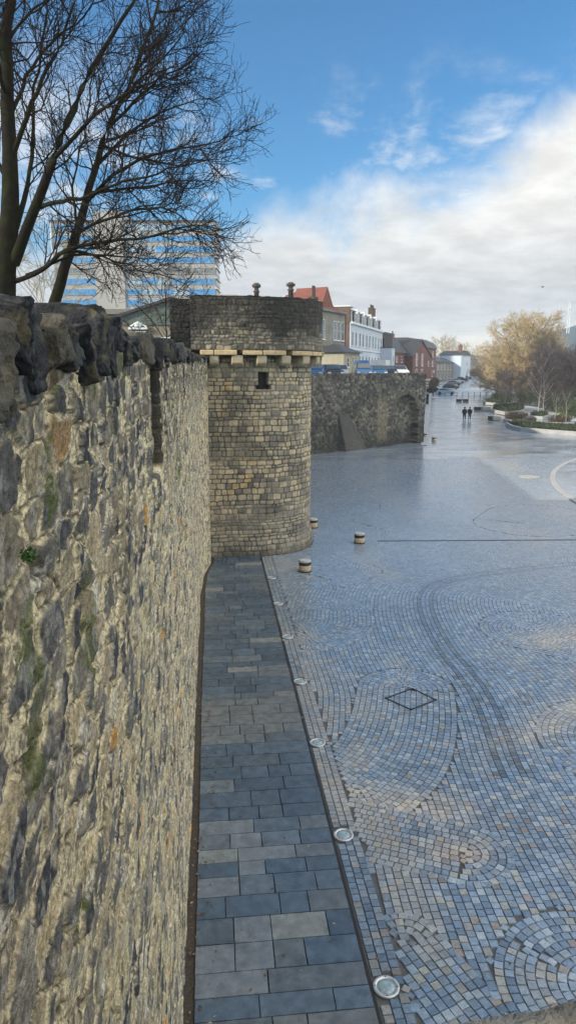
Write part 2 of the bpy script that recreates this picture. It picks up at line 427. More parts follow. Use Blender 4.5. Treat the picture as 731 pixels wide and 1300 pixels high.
SLOTS = [(5.05, 5.75, 5.78), (10.4, 11.0, 6.1), (16.2, 16.9, 6.1)]
def near_wall_surface(y, z):
    top = wall_top(y)
    sc_ = 1.0
    I, J, e, du, dv = rubble(y, z, 0.215, 0.115, 3, jit=0.95, wr=0.6, warp=0.26)
    a = h01(I, J, 11); b = h01(I, J, 12); c = h01(I, J, 13); d = h01(I, J, 14)
    n1 = fbm2(y * 9, z * 9, 21, 4); n2 = fbm2(y * 28, z * 28, 22, 4); n3 = fbm2(y * 1.1, z * 1.1, 23, 4); n4 = fbm2(y * 3.1, z * 2.1, 24, 4)
    mask = sstep(0.13, 0.18, e + (n1 - 0.5) * 0.30 + (n2 - .5) * .16)
    keep = (d > 0.13)
    mask = mask * keep                                            # some stones wholly buried in mortar
    hgt = mask * (0.003 + 0.014 * a ** 1.4) + mask * (du * (b - 0.5) * 0.018 + dv * (c - 0.5) * 0.016)
    n5 = fbm2(y * 55, z * 55, 25, 4); n6 = np.abs(fbm2(y * 20, z * 20, 26, 4) - .5)
    hgt = hgt + (n1 - 0.5) * 0.012 + (n2 - 0.5) * 0.012 + (n5 - .5) * .007 + (1 - mask) * (0.008 * n4 - .006 * (n6 < .03))
    crack = (1 - sstep(.03, .075, e + (n2 - .5) * .06)) * (h01(I, J, 17) > .25) * keep
    hgt = hgt - crack * .010
    # open joints and pits
    pit = sstep(0.70, 0.80, fbm2(y * 6 + 3, z * 7, 41, 3)) * (1 - mask)
    hgt = hgt - pit * 0.018
    stone = palette(b, [(.06, .065, .078), (.15, .148, .14), (.27, .25, .205), (.45, .375, .25), (.58, .48, .30), (.56, .30, .08)], [24, 22, 22, 18, 13, 2.2])
    hi = sstep(-1.5, -0.15, z - top + (n3 - 0.5) * 1.6)            # weathering: the top of the wall is nearly black
    darkstone = palette(c, [(.025, .030, .040), (.045, .052, .064), (.08, .082, .085), (.2, .18, .14)], [36, 32, 20, 10])
    stone = mixc(stone, darkstone, hi * 0.9)
    stone = stone * np.clip(0.05 + 0.9 * n2 + 1.0 * n5 + 0.4 * (n1 - 0.5), .25, 2)[..., None]
    streak = sstep(0.5, 0.72, fbm2(y * 14, z * 2.2, 55, 4))
    mortar = mixc(np.broadcast_to(np.array([.86, .755, .50]), stone.shape), (.76, .66, .45), sstep(.42, .7, n4))
    mortar = mixc(mortar, (.80, .76, .66), sstep(.52, .70, n1))
    mortar = mixc(mortar, (.24, .20, .145), sstep(.54, .70, n2) * 0.75)
    mortar = mixc(mortar, (.10, .09, .075), sstep(.56, .66, n5) * 0.75)
    mortar = mixc(mortar, (.52, .50, .29), sstep(.56, .75, fbm2(y * 2.2, z * 1.7, 61, 4)) * 0.55)
    mortar = mixc(mortar, (.25, .235, .20), hi * sstep(.45, .65, n1) * 0.4)
    col = mixc(mortar, (0, 0, 0), mask * 0) * (1 - mask[..., None]) + stone * mask[..., None]
    smear = sstep(.56, .66, fbm2(y * 5 + 9, z * 6, 63, 4)) * (1 - hi * 0.6)   # mortar smeared over the stones
    col = mixc(col, mortar, np.asarray(0 * smear)) * (1 - .7 * smear[..., None]) + mortar * (.7 * smear[..., None])
    col = mixc(col, (.05, .048, .04), pit * 0.8)
    col = mixc(col, (.045, .04, .032), crack * .8)  # gap shade painted dark along the stone edges
    moss = sstep(.66, .74, fbm2(y * 2.6 + 40, z * 3.2, 71, 4)) * sstep(.4, .6, n1)
    col = mixc(col, (.10, .125, .03), moss * 0.8)
    lich = sstep(.60, .68, fbm2(y * 16 + 4, z * 16, 72, 4)) * mask
    col = mixc(col, (.46, .46, .42), lich * 0.55 * (1 - .5 * hi))
    for (y0, y1, z0) in SLOTS:
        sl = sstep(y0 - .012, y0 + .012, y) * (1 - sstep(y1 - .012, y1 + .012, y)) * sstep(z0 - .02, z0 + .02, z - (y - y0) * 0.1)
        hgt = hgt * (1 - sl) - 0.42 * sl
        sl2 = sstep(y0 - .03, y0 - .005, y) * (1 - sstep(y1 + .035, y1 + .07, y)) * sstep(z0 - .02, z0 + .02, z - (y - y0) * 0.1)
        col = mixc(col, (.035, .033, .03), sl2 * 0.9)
    return hgt, col

def wall_block(ys, zs):
    Y, Z = np.meshgrid(ys, zs, indexing='ij')
    h, c = near_wall_surface(Y, np.minimum(Z, 99))
    t = wall_top(Y); Zc = np.minimum(Z, t + (fbm2(Y * 6, Y * 0 + 3, 91, 3) - .5) * .10)
    X = wall_x(Y, Zc) + h
    roll = np.clip((Zc - (t - .05)) / .1, 0, 1)
    X = X - roll ** 2 * 0.05
    return np.stack([X, Y, Zc], -1).reshape(-1, 3), grid_faces(len(ys), len(zs)), c.reshape(-1, 3)

blocks = []
yA = [-4.0]
while yA[-1] < 3.2:
    y = yA[-1]; yA.append(y + (0.03 if y < .7 else np.clip(0.0031 * y * y, .0042, .011)))
blocks.append(wall_block(np.array(yA), np.concatenate([np.linspace(0, 3.6, 130)[:-1], np.linspace(3.6, 6.85, 600)])))
yB = [yA[-1]]
while yB[-1] < 25.6:
    y = yB[-1]; yB.append(y + np.clip(0.0035 * y * y, .011, .026))
blocks.append(wall_block(np.array(yB), np.linspace(0, 7.1, 640)))
vs, fs, cs, n0 = [], [], [], 0
for v, f, c in blocks:
    vs.append(v); fs.append(f + n0); cs.append(c); n0 += len(v)
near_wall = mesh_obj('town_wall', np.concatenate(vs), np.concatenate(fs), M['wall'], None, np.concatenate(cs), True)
tag(near_wall, 'long medieval rubble wall of grey stones in cream mortar running up close to the round tower', 'wall')

core = MB()
for k in range(12):                                   # body and top behind the face
    y0 = -4 + k * 2.5; y1 = y0 + 2.5
    t0 = float(wall_top(y0)) - .03; t1 = float(wall_top(y1)) - .03
    if y1 > 25.6: y1 = 25.6
    if y0 >= 25.5: break
    v = []
    for yy, tt in ((y0, t0), (y1, t1)):
        xf = float(wall_x(np.array(yy), np.array(6.5))) - 0.46
        v += [(xf, yy, 0), (xf, yy, tt), (xf - .6, yy, tt + .02), (xf - .6, yy, 0)]
    core.add(v, [(0, 1, 5, 4), (1, 2, 6, 5), (2, 3, 7, 6), (0, 3, 2, 1), (4, 5, 6, 7)])
core.build('wall_core', M['render_grey'], near_wall)
# rubble top between face and core
ty = np.linspace(-4, 25.5, 900); tx = np.linspace(0, 1, 14)
TY, TX = np.meshgrid(ty, tx, indexing='ij')
XF = wall_x(TY, np.full(TY.shape, 6.6)) - .035
TZ = wall_top(TY) - .05 + (fbm2(TY * 6, TX * 3, 95, 4) - .5) * .12
tcl = palette(h01(np.floor(TY * 5), np.floor(TX * 4), 5), [(.05, .055, .065), (.09, .09, .09), (.16, .15, .13)], [1, 1, 1]).reshape(-1, 3)
mesh_obj('wall_top', np.stack([XF - TX * .62, TY, TZ], -1).reshape(-1, 3), grid_faces(len(ty), len(tx))[:, ::-1].copy(), M['coping'], near_wall, tcl, True)

def ico(n):
    import bmesh
    bm = bmesh.new(); bmesh.ops.create_icosphere(bm, subdivisions=n, radius=1.0)
    v = np.array([p.co[:] for p in bm.verts]); f = np.array([[q.index for q in p.verts] for p in bm.faces]); bm.free()
    return v, f
ICO = {k: ico(k) for k in (2, 3, 4, 5)}

def rock(name, c, size, seed, lvl, material, parent, tone=(.05, .055, .065), rot=0.0, boxy=0.66, rough=0.17):
    v, f = ICO[lvl]
    d = np.sign(v) * np.abs(v) ** boxy
    d = d / np.maximum(np.max(np.abs(d), axis=1, keepdims=True), .75)
    n = fbm3(v * 1.6 + seed * 3.7, seed, 3) - .5; n2 = fbm3(v * 5.0 + seed, seed + 4, 4) - .5
    # chip some flat faces off
    rr = np.random.default_rng(seed)
    for _ in range(4):
        nn = rr.normal(size=3); nn /= np.linalg.norm(nn); h = 0.80 + .3 * rr.random()
        q = d @ nn; d = d - np.clip(q - h, 0, None)[:, None] * nn
    d = d * (1 + n[:, None] * rough * 1.8 + n2[:, None] * rough)
    n3 = fbm3(v * 14.0 + seed, seed + 6, 3) - .5
    d = d * (1 + n3[:, None] * rough * .38)
    p = d * (np.array(size) / 2)
    ca, sa = math.cos(rot), math.sin(rot)
    tilt = (rr.random() - .5) * .35
    p = np.stack([p[:, 0] * ca - p[:, 1] * sa, p[:, 0] * sa + p[:, 1] * ca, p[:, 2] + p[:, 1] * tilt], 1) + np.array(c)
    t = np.array(tone)
    cc = np.broadcast_to(t, p.shape) * (0.6 + 1.0 * (fbm3(v * 3 + seed, seed + 8, 4)))[:, None]
    l = sstep(.56, .68, fbm3(v * 4.5 + 3 + seed, seed + 12, 4))
    cc = mixc(cc, (.17, .17, .16), l * .25)
    g = sstep(.6, .72, fbm3(v * 2.3 + seed, seed + 15, 3)); cc = mixc(cc, (.12, .105, .06), g * .6)
    return mesh_obj(name, p, f, material, parent, cc, True)

# coping stones along the top, nearest ones placed to the outline of the photograph
tones = [(.010, .013, .019), (.015, .019, .026), (.022, .025, .029), (.034, .036, .038), (.075, .070, .058)]
yc = -1.2; k = 0
while yc < 25.2:
    r = np.random.default_rng(100 + k)
    if k == 0: pass
    L_ = (0.15 + .12 * r.random() if yc < 4 else .2 + .14 * r.random()) if yc < 8 else .26 + .2 * r.random()
    hh = 0.10 + .09 * r.random(); dpt = .26 + .14 * r.random()
    big = 0.03 if (k % 4 == 1 and yc > 3) else 0.0
    ym = yc + L_ / 2
    t = float(wall_top(ym)); xf = float(wall_x(np.array(ym), np.array(6.7)))
    if ym < 12 or r.random() < .75:
        rock('coping_stone', (xf - dpt / 2 + .02 + .035 * r.random(), ym, t + hh * .16 - .03 + big - (.10 if ym < 1.4 else .035 if ym < 2.6 else 0) + .03 * (r.random() - .5)), (dpt, L_ * .98, hh * 1.3), 200 + k,
             5 if .8 < ym < 4 else (4 if ym < 9 and ym > 0.5 else 3), M['coping'], near_wall, tones[int(r.random() * 5)], (r.random() - .5) * .3)
    yc += L_ + .012; k += 1

# small fern growing out of the face
def leaf_clump(name, c, size, n, leaf, material, parent=None, seed=1, shape='ball', flat=1.0):
    r = np.random.default_rng(seed)
    d = r.normal(size=(n, 3)); d /= np.linalg.norm(d, axis=1, keepdims=True)
    rad = r.random(n) ** (1 / 2.2)
    if shape == 'box':
        d = r.random((n, 3)) * 2 - 1; rad = np.ones(n)
    lump = 0.8 + .5 * fbm3(d * 2.2 + seed, seed, 3)
    p = d * (rad * lump)[:, None] * np.array(size) / 2
    a = r.normal(size=(n, 3)); a /= np.linalg.norm(a, axis=1, keepdims=True)
    b = np.cross(a, r.normal(size=(n, 3))); b /= np.linalg.norm(b, axis=1, keepdims=True)
    s = leaf * (.6 + .8 * r.random(n))[:, None]
    q = np.stack([p - a * s, p + b * s * .5, p + a * s, p - b * s * .5], 1).reshape(-1, 3) + np.array(c)
    return mesh_obj(name, q, np.arange(4 * n).reshape(-1, 4), material, parent)

fp = at(74, 700, 1.5)
fy = 1.47
fz = float(at(73, 700, 1.5)[2])
leaf_clump('wall_fern', (float(wall_x(np.array(fy), np.array(fz))) + .045, fy, fz), (.035, .05, .03), 170, .0055, M['fern'], None, 5)
tag(bpy.data.objects['wall_fern'], 'tiny bright green fern sprouting from the mortar of the near rubble wall', 'plant')

# ------------------------------------------------------------------ 2. tower
def resample(P, step):
    d = np.concatenate([[0], np.cumsum(np.linalg.norm(np.diff(P, axis=0), axis=1))]); n = max(2, int(d[-1] / step))
    t = np.linspace(0, d[-1], n); return np.stack([np.interp(t, d, P[:, 0]), np.interp(t, d, P[:, 1])], 1)
TC = np.array([1.0, 27.5]); TR = 2.70; PR = 3.10
tower = empty('wall_tower', (TC[0], TC[1], 0), 0, 'round medieval stone tower with corbelled dark parapet at the end of the near wall', 'tower')
def tpath(r, x0, back=2.0, n=900):
    """plan of the tower at offset r: straight flank from the wall, then a squarish round nose"""
    a = np.linspace(0, math.pi / 2, 200); k = 2 / 2.35
    q = np.stack([r * np.sin(a) ** k, -r * np.cos(a) ** k], 1)
    st = np.stack([np.linspace(x0, 0, 60)[:-1], np.full(59, -r)], 1); bk = np.stack([r * np.cos(a) ** k, r * np.sin(a) ** k], 1)[1:]
    P = np.concatenate([st, q, bk[bk[:, 1] < back]]); P = resample(P, .015)
    d = np.concatenate([[0], np.cumsum(np.linalg.norm(np.diff(P, axis=0), axis=1))])
    t = np.gradient(P, axis=0); t /= np.linalg.norm(t, axis=1, keepdims=True)
    for _ in range(8): t[1:-1] = (t[:-2] + t[1:-1] + t[2:]) / 3
    t /= np.linalg.norm(t, axis=1, keepdims=True)
    return P, np.stack([t[:, 1], -t[:, 0]], 1), d
def tower_grid(name, rad, x0, back, z0, z1, du, surf, top_fn=None):
    P, Nn, d = tpath(rad, x0, back); L_ = d[-1]; nu = int(L_ / du); nv = max(2, int((z1 - z0) / du)); uu = np.linspace(0, L_, nu)
    ip = lambda a: np.stack([np.interp(uu, d, a[:, 0]), np.interp(uu, d, a[:, 1])], 1)
    p, n = ip(P), ip(Nn)
    U, Z = np.meshgrid(uu, np.linspace(z0, z1, nv), indexing='ij')
    h, c = surf(U, Z - z0, Z)
    if top_fn is not None: Z = np.minimum(Z, top_fn(U))
    Q = np.stack([p[:, 0:1] + n[:, 0:1] * h, p[:, 1:2] + n[:, 1:2] * h, Z], -1).reshape(-1, 3)
    return mesh_obj(name, Q, grid_faces(nu, nv), M['tower'], tower, c.reshape(-1, 3), True)
DX0, PX0 = -1.5, -1.7
_P, _N, _d = tpath(TR, DX0); SLIT_U = float(_d[np.argmin(np.hypot(_P[:, 0] - .75, _P[:, 1] + TR))])
def along(r, x0, u):
    P, Nn, d = tpath(r, x0); return np.array([np.interp(u, d, P[:, 0]), np.interp(u, d, P[:, 1])]), np.array([np.interp(u, d, Nn[:, 0]), np.interp(u, d, Nn[:, 1])])
def drum_surf(u, v, Z):
    I, J, d = coursed(u, v, 0.165, 0.235, 5, hvar=.4, warp=.022)
    a = h01(I, J, 31); b = h01(I, J, 32); c = h01(I, J, 33)
    n1 = fbm2(u * 7, v * 7, 34, 4); n2 = fbm2(u * .9, v * .9, 35, 4); n3 = fbm2(u * 22, v * 22, 36, 3)
    mask = sstep(.006, .026, d + (n1 - .5) * .012)
    hgt = mask * (.012 + .022 * a) + (n1 - .5) * .022 + (n3 - .5) * .01 - .02
    st = palette(b, [(.47, .40, .275), (.38, .33, .24), (.30, .27, .21), (.21, .195, .165), (.47, .36, .20), (.15, .142, .128)], [24, 28, 24, 12, 7, 7])
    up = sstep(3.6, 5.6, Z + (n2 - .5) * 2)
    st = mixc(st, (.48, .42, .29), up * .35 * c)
    st = st * (.72 + .55 * n1)[..., None]
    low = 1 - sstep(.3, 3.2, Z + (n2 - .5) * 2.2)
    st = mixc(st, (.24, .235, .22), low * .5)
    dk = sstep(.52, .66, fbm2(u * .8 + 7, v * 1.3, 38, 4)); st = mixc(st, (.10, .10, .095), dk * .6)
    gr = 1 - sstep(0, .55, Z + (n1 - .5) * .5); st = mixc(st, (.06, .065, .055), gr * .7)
    mo = np.broadcast_to(np.array([.085, .078, .065]), st.shape)
    pale = sstep(.5, .6, fbm2(u * .7 + 3, v * .9 + 8, 39, 3)); mo = mixc(mo, (.19, .175, .145), pale)
    col = mo * (1 - mask[..., None]) + st * mask[..., None]
    # window slit
    uu = u - SLIT_U; zz = Z - 6.30
    s = (np.abs(uu) < .18) & (zz > -.22) & (zz < .22)
    s = s | ((np.abs(uu + .0) < .27) & (zz > -.36) & (zz <= -.22))
    hgt = np.where(s, -.32, hgt); col = np.where(s[..., None], np.array([.03, .03, .03]), col)
    plinth = (1 - sstep(.25, .7, Z)) * .10
    return hgt + plinth, col
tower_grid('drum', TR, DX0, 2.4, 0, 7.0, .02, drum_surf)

def para_surf(u, v, Z):
    I, J, d_ = coursed(u, v, .125, .17, 51, hvar=.45, warp=.035)
    a = h01(I, J, 52); b = h01(I, J, 53)
    n1 = fbm2(u * 7, v * 7, 54, 4); n2 = fbm2(u * 1.0, v * 1.2, 55, 4); n3 = fbm2(u * 22, v * 22, 56, 3)
    mask = sstep(.004, .024, d_ + (n1 - .5) * .016)
    hgt = mask * (.006 + .02 * a) + (n1 - .5) * .02 + (n3 - .5) * .012
    st = palette(b, [(.27, .25, .20), (.20, .185, .155), (.14, .135, .12), (.38, .33, .24), (.10, .10, .096)], [26, 28, 22, 12, 12])
    st = st * (.7 + .6 * n1)[..., None]
    mo = np.broadcast_to(np.array([.12, .112, .092]), st.shape)
    col = mo * (1 - mask[..., None]) + st * mask[..., None]
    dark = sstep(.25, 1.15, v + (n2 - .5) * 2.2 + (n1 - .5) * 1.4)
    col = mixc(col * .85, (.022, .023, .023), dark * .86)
    dr = sstep(.55, .7, fbm2(u * 2.4, v * .5, 57, 4)); col = mixc(col, (.04, .04, .04), dr * .45)
    return hgt, col
PT = lambda u: 9.02 + (fbm2(u * 3, u * 0, 58, 4) - .5) * .10
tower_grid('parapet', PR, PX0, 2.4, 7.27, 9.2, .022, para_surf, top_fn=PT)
# thickness of the parapet: inside face, top, and the cut end towards the wall
rows = []; nA = 220
for rr, zz in ((PR - .02, 9.0), (PR - .28, 9.05), (PR - .5, 9.0), (PR - .5, 7.0), (PR - .02, 7.0)):
    P, Nn, d = tpath(rr, PX0, 2.4); uu = np.linspace(0, d[-1], nA)
    z_ = np.full(nA, zz) + (fbm2(np.linspace(0, 24, nA), np.full(nA, rr), 59, 3) - .5) * (.08 if zz > 8 else 0)
    rows.append(np.stack([np.interp(uu, d, P[:, 0]), np.interp(uu, d, P[:, 1]), z_], -1))
pv = np.stack(rows, 1); pe = pv[0]
mesh_obj('parapet_core', pv.reshape(-1, 3), grid_faces(nA, 5), M['stone_grey'], tower, None, False)
cap = MB(); cap.add([pe[0], pe[2], pe[3], pe[4]], [(0, 1, 2, 3)]); cap.build('parapet_end', M['render_grey'], tower)
# return wall behind the near end, its shade painted by darkening the stone
def flat_masonry(name, p0, p1, z0, z1, du, surf, material, parent, top_fn=None, origin=(0, 0, 0)):
    p0 = np.array(p0, float); p1 = np.array(p1, float); L_ = np.linalg.norm(p1 - p0); t = (p1 - p0) / L_; n = np.array([t[1], -t[0]])
    nu = max(3, int(L_ / du)); nv = max(3, int((z1 - z0) / du))
    U, Z = np.meshgrid(np.linspace(0, L_, nu), np.linspace(z0, z1, nv), indexing='ij')
    h, c = surf(U, Z - z0, Z)
    if top_fn is not None: Z = np.minimum(Z, top_fn(U))
    P = np.stack([p0[0] + t[0] * U + n[0] * h, p0[1] + t[1] * U + n[1] * h, Z], -1).reshape(-1, 3) - np.array(origin)
    return mesh_obj(name, P, grid_faces(nu, nv), material, parent, c.reshape(-1, 3), True)
org = (TC[0], TC[1], 0)
def ret_surf(u, v, Z):
    h, c = para_surf(u + 20, v, Z); return h, c * .8
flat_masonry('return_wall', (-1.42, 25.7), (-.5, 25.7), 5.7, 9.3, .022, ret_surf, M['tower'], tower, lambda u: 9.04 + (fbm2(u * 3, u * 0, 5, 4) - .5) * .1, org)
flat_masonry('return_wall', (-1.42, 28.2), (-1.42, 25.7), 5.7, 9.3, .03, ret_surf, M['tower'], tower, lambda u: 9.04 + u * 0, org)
b_ = MB(); b_.box(-1.40 - org[0], .6 - org[0], 25.74 - org[1], 28.2 - org[1], 5.7, 8.99); b_.build('return_core', M['stone_grey'], tower)
# lit stone quoin at the left end of the front parapet
# roof slab inside and floor
fl = MB(); fl.lathe([(2.62, 6.6), (2.62, 7.05)], 40); fl.build('tower_floor', M['stone_grey'], tower)
# corbels and the ledge above them
_d = tpath(TR, DX0)[2]
for i, u_ in enumerate(np.arange(.55, _d[-1] - 1.2, .78)):
    p_, n_ = along(TR, DX0, u_); w = .17 + .05 * h01(i, 1, 3); m = MB()
    m.prismy([(-.1, 6.74), (.30, 6.76), (.40, 6.84), (.41, 7.09), (-.1, 7.09)], -w * .95, w * .95)
    o = m.build('corbel', M['corbel'], tower); o.rotation_euler = (0, 0, math.atan2(n_[1], n_[0])); o.location = (p_[0], p_[1], 0)
    b = o.modifiers.new('bevel', 'BEVEL'); b.width = .035; b.segments = 2
u_ = .1; i = 0
while u_ < _d[-1] - 1.0:
    ul = .42 + .5 * h01(i, 5, 4); ro = .43 + .05 * h01(i, 2, 8); zt = 7.24 + .03 * h01(i, 3, 8); n = 6; po, pi_ = [], []
    for k in range(n + 1):
        p_, n_ = along(TR, DX0, u_ + ul * k / n); po.append(tuple(p_ + n_ * ro)); pi_.append(tuple(p_ - n_ * .05))
    m = MB(); m.prism(po + pi_[::-1], 7.10, zt); o = m.build('ledge_stone', M['ledge'], tower)
    b = o.modifiers.new('bevel', 'BEVEL'); b.width = .025; b.segments = 2
    u_ += ul + .02 + (.18 if i % 2 else 0); i += 1

# ------------------------------------------------------------------ 3. far wall
def far_surf(u, v, Z):
    I, J, e, du, dv = rubble(u, v, .30, .22, 81, jit=.8, wr=.4, warp=.25)
    a = h01(I, J, 82); b = h01(I, J, 83)
    n1 = fbm2(u * 4, v * 4, 84, 4); n2 = fbm2(u * .35, v * .5, 85, 4)
    mask = sstep(.05, .25, e)
    hgt = mask * (.01 + .06 * a) + (n1 - .5) * .06
    st = palette(b, [(.13, .128, .12), (.09, .09, .09), (.19, .18, .15), (.25, .23, .18), (.055, .058, .06)], [26, 24, 24, 12, 14])
    mo = np.broadcast_to(np.array([.115, .11, .10]), st.shape)
    col = (mo * (1 - mask[..., None]) + st * mask[..., None]) * (.65 + .7 * n1)[..., None]
    col = mixc(col, (.045, .05, .052), sstep(.45, .62, n2) * .6)
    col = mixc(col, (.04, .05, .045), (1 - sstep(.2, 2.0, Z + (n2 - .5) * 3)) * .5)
    # pale repaired panel
    pp = sstep(8.0, 8.2, u) * (1 - sstep(9.3, 9.5, u)) * (1 - sstep(4.2, 4.6, Z)) * sstep(.2, .9, Z)
    col = mixc(col, (.34, .29, .19), pp * (.15 + .5 * n1))
    # arched niche, with a stone hood over it
    ax = 11.9; r = np.hypot(u - ax, (Z - 2.6) * .95) + (n1 - .5) * .5
    nic = ((r < 1.75) & (Z > 2.6)) | ((np.abs(u - ax) + (n1 - .5) * .6 < 1.75) & (Z <= 2.6))
    hgt = np.where(nic, hgt - .6, hgt)
    ring = (np.abs(r - 1.95) < .2) & (Z > 2.6)
    hgt = np.where(ring, hgt + .05, hgt); col = np.where(ring[..., None], np.array([.12, .115, .10]) * (.6 + .8 * n1)[..., None], col)
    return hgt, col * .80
FA = np.array([7.45, 55.8]); FB = np.array([19.3, 64.3])
far_wall = empty('town_wall', (FA[0], FA[1], 0), 0, 'grey flint town wall with arched niche and sloping buttress beyond the round tower', 'wall')
fo = (FA[0], FA[1], 0)
FT = lambda u: 6.36 + (fbm2(u * .8, u * 0, 3, 3) - .5) * .12
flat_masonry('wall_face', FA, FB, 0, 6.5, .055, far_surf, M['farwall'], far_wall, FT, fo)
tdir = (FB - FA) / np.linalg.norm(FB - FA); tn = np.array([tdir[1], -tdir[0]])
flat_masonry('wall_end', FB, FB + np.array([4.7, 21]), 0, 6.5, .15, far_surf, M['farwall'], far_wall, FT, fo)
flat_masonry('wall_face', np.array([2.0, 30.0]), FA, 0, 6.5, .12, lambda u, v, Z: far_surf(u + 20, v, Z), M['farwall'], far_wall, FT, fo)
def loc2(base, t, n, u, d): return base + t * u + n * d
wc = MB(); q = [FA - tn * .85, FB - tn * .85 - tdir * .9, FB - tn * 1.3 - tdir * .9, FA - tn * 1.3]
wc.prism([(p[0] - fo[0], p[1] - fo[1]) for p in q], 0, 6.3); wc.build('wall_core', M['stone_grey'], far_wall)
q = [FA + tn * .02, FB + tn * .02, FB - tn * 1.3, FA - tn * 1.3]
wc = MB(); wc.prism([(p[0] - fo[0], p[1] - fo[1]) for p in q], 6.28, 6.34); wc.build('wall_top', M['stone_grey'], far_wall)
# sloping buttress
bu = MB(); u0, u1 = 3.2, 5.6
def fp3(u, d, z): p = loc2(FA, tdir, tn, u, d); return (p[0] - fo[0], p[1] - fo[1], z)
bu.add([fp3(u0, -.1, 0), fp3(u1 + .6, -.1, 0), fp3(u1 + .6, .6, 0), fp3(u0 + .5, .6, 0), fp3(u0, -.1, 3.9), fp3(u0 + .7, -.1, 3.9), fp3(u1 + .2, .4, .9), fp3(u0 + .6, .5, .7)],
       [(0, 3, 2, 1), (4, 5, 6, 7), (0, 1, 5, 4), (1, 2, 6, 5), (2, 3, 7, 6), (3, 0, 4, 7)])
bu.build('buttress', M['buttress'], far_wall)

# ------------------------------------------------------------------ 4. ground
def sheet(name, poly, z, m, lab=None):
    v = [(p[0], p[1], p[2] if len(p) > 2 else z) for p in poly]
    o = mesh_obj(name, v, [tuple(range(len(v)))], m); tag(o, kind='structure'); return o

xs = np.concatenate([[-2500, -900, -300], np.linspace(-60, 260, 81), [320, 500, 900, 3000]]); ys = np.concatenate([[-60, -20], np.linspace(-5, 400, 163), [500, 800, 1500, 4500]])
X, Y = np.meshgrid(xs, ys, indexing='ij'); Z = ground_z(X, Y) - .03
ground = mesh_obj('ground', np.stack([X, Y, Z], -1).reshape(-1, 3), grid_faces(len(xs), len(ys)), M['grassland'], None, None, True); tag(ground, kind='structure')
NEAR_Y = 52.0
base = sheet('paving_bed', [(-.6, -4), (42, -4), (42, NEAR_Y + .3), (-.6, NEAR_Y + .3)], -.004, M['joint'])
# plaza beyond the modelled setts, and the road that climbs away
def strip_sheet(name, left, right, m, dz, n=60):
    L_ = np.array(left); Rr = np.array(right); t = np.linspace(0, 1, len(L_)); tt = np.linspace(0, 1, n)
    l = np.stack([np.interp(tt, t, L_[:, k]) for k in (0, 1)], 1); r = np.stack([np.interp(tt, t, Rr[:, k]) for k in (0, 1)], 1)
    w = np.linspace(0, 1, 12)
    P = l[:, None, :] * (1 - w[None, :, None]) + r[:, None, :] * w[None, :, None]
    Zz = ground_z(P[..., 0], P[..., 1]) + dz
    o = mesh_obj(name, np.concatenate([P, Zz[..., None]], -1).reshape(-1, 3), grid_faces(n, 12)[:, ::-1].copy(), m, None, None, True); tag(o, kind='structure'); return o
strip_sheet('plaza', [(3, NEAR_Y), (7, 56), (19, 66), (36, 120), (44, 146)], [(70, NEAR_Y), (74, 56), (80, 66), (88, 120), (92, 146)], M['plaza_far'], .012, 90)
strip_sheet('road', [(43.6, 144.7), (66, 225), (96, 330), (130, 460)], [(70, 144.7), (104, 225), (132, 330), (160, 460)], M['road'], .02, 60)
g = [on_ground(x, y)[:2] for x, y in ((534, 566), (538, 530), (541, 512), (544.5, 500))]
g2 = [on_ground(x, y)[:2] for x, y in ((541.5, 566), (545, 530), (546.5, 512), (548, 500))]
strip_sheet('footpath', g, g2, M['pale_path'], .05, 30)
# raised street behind the walls
ter = [(-.9, -30), (-.95, 24), (-1.3, 27), (1.6, 30.5), (FA - tn * .6).tolist(), (FB - tn * .6 - tdir * .6).tolist(), (23.3, 85), (43, 150), (58, 195), (-5, 420), (-700, 420), (-700, -30)]
mb = MB(); mb.prism([tuple(p) for p in ter], -.5, 5.7); tag(mb.build('terrace', M['terrace']), kind='structure')

# dark gravel strip at the wall foot
yy = np.linspace(-3, 25.2, 120); wl = np.array([float(wall_x(np.array(y), np.array(0.))) for y in yy])
P = np.stack([np.stack([wl - .1, yy, yy * 0 + .012], 1), np.stack([np.maximum(wl + .15, -.35) + .03 * np.sin(yy * 3.1) * np.sin(yy * 1.3), yy, yy * 0 + .012], 1)], 1).reshape(-1, 3)
tag(mesh_obj('gravel_strip', P, grid_faces(120, 2)[:, ::-1].copy(), M['soil']), kind='structure')

# flagstones of the pavement
fv, ff, fc = [], [], []
def slab(x0, x1, y0, y1, z, c, g=.003, b=.004):
    n = len(fv); x0 += g; x1 -= g; y0 += g; y1 -= g
    j = np.random.random(4) * .003
    q = (np.random.random((4, 2)) - .5) * .007
    cs = [(x0 + q[0, 0], y0 + q[0, 1]), (x1 + q[1, 0], y0 + q[1, 1]), (x1 + q[2, 0], y1 + q[2, 1]), (x0 + q[3, 0], y1 + q[3, 1])]; sg = [(1, 1), (-1, 1), (-1, -1), (1, -1)]
    fv.extend([(cx0, cy0, 0) for cx0, cy0 in cs] + [(cx0 + b * sx, cy0 + b * sy, z + j[i_]) for i_, ((cx0, cy0), (sx, sy)) in enumerate(zip(cs, sg))])
    ff.extend([(n + 4, n + 5, n + 6, n + 7)] + [(n + k, n + (k + 1) % 4, n + 4 + (k + 1) % 4, n + 4 + k) for k in range(4)])
    fc.extend([c] * 8)
np.random.seed(4)
y = -3.0; STR = 1.56
fpal = [(.075, .102, .130), (.086, .113, .142), (.096, .122, .148), (.108, .130, .150), (.13, .145, .155), (.22, .22, .205)]
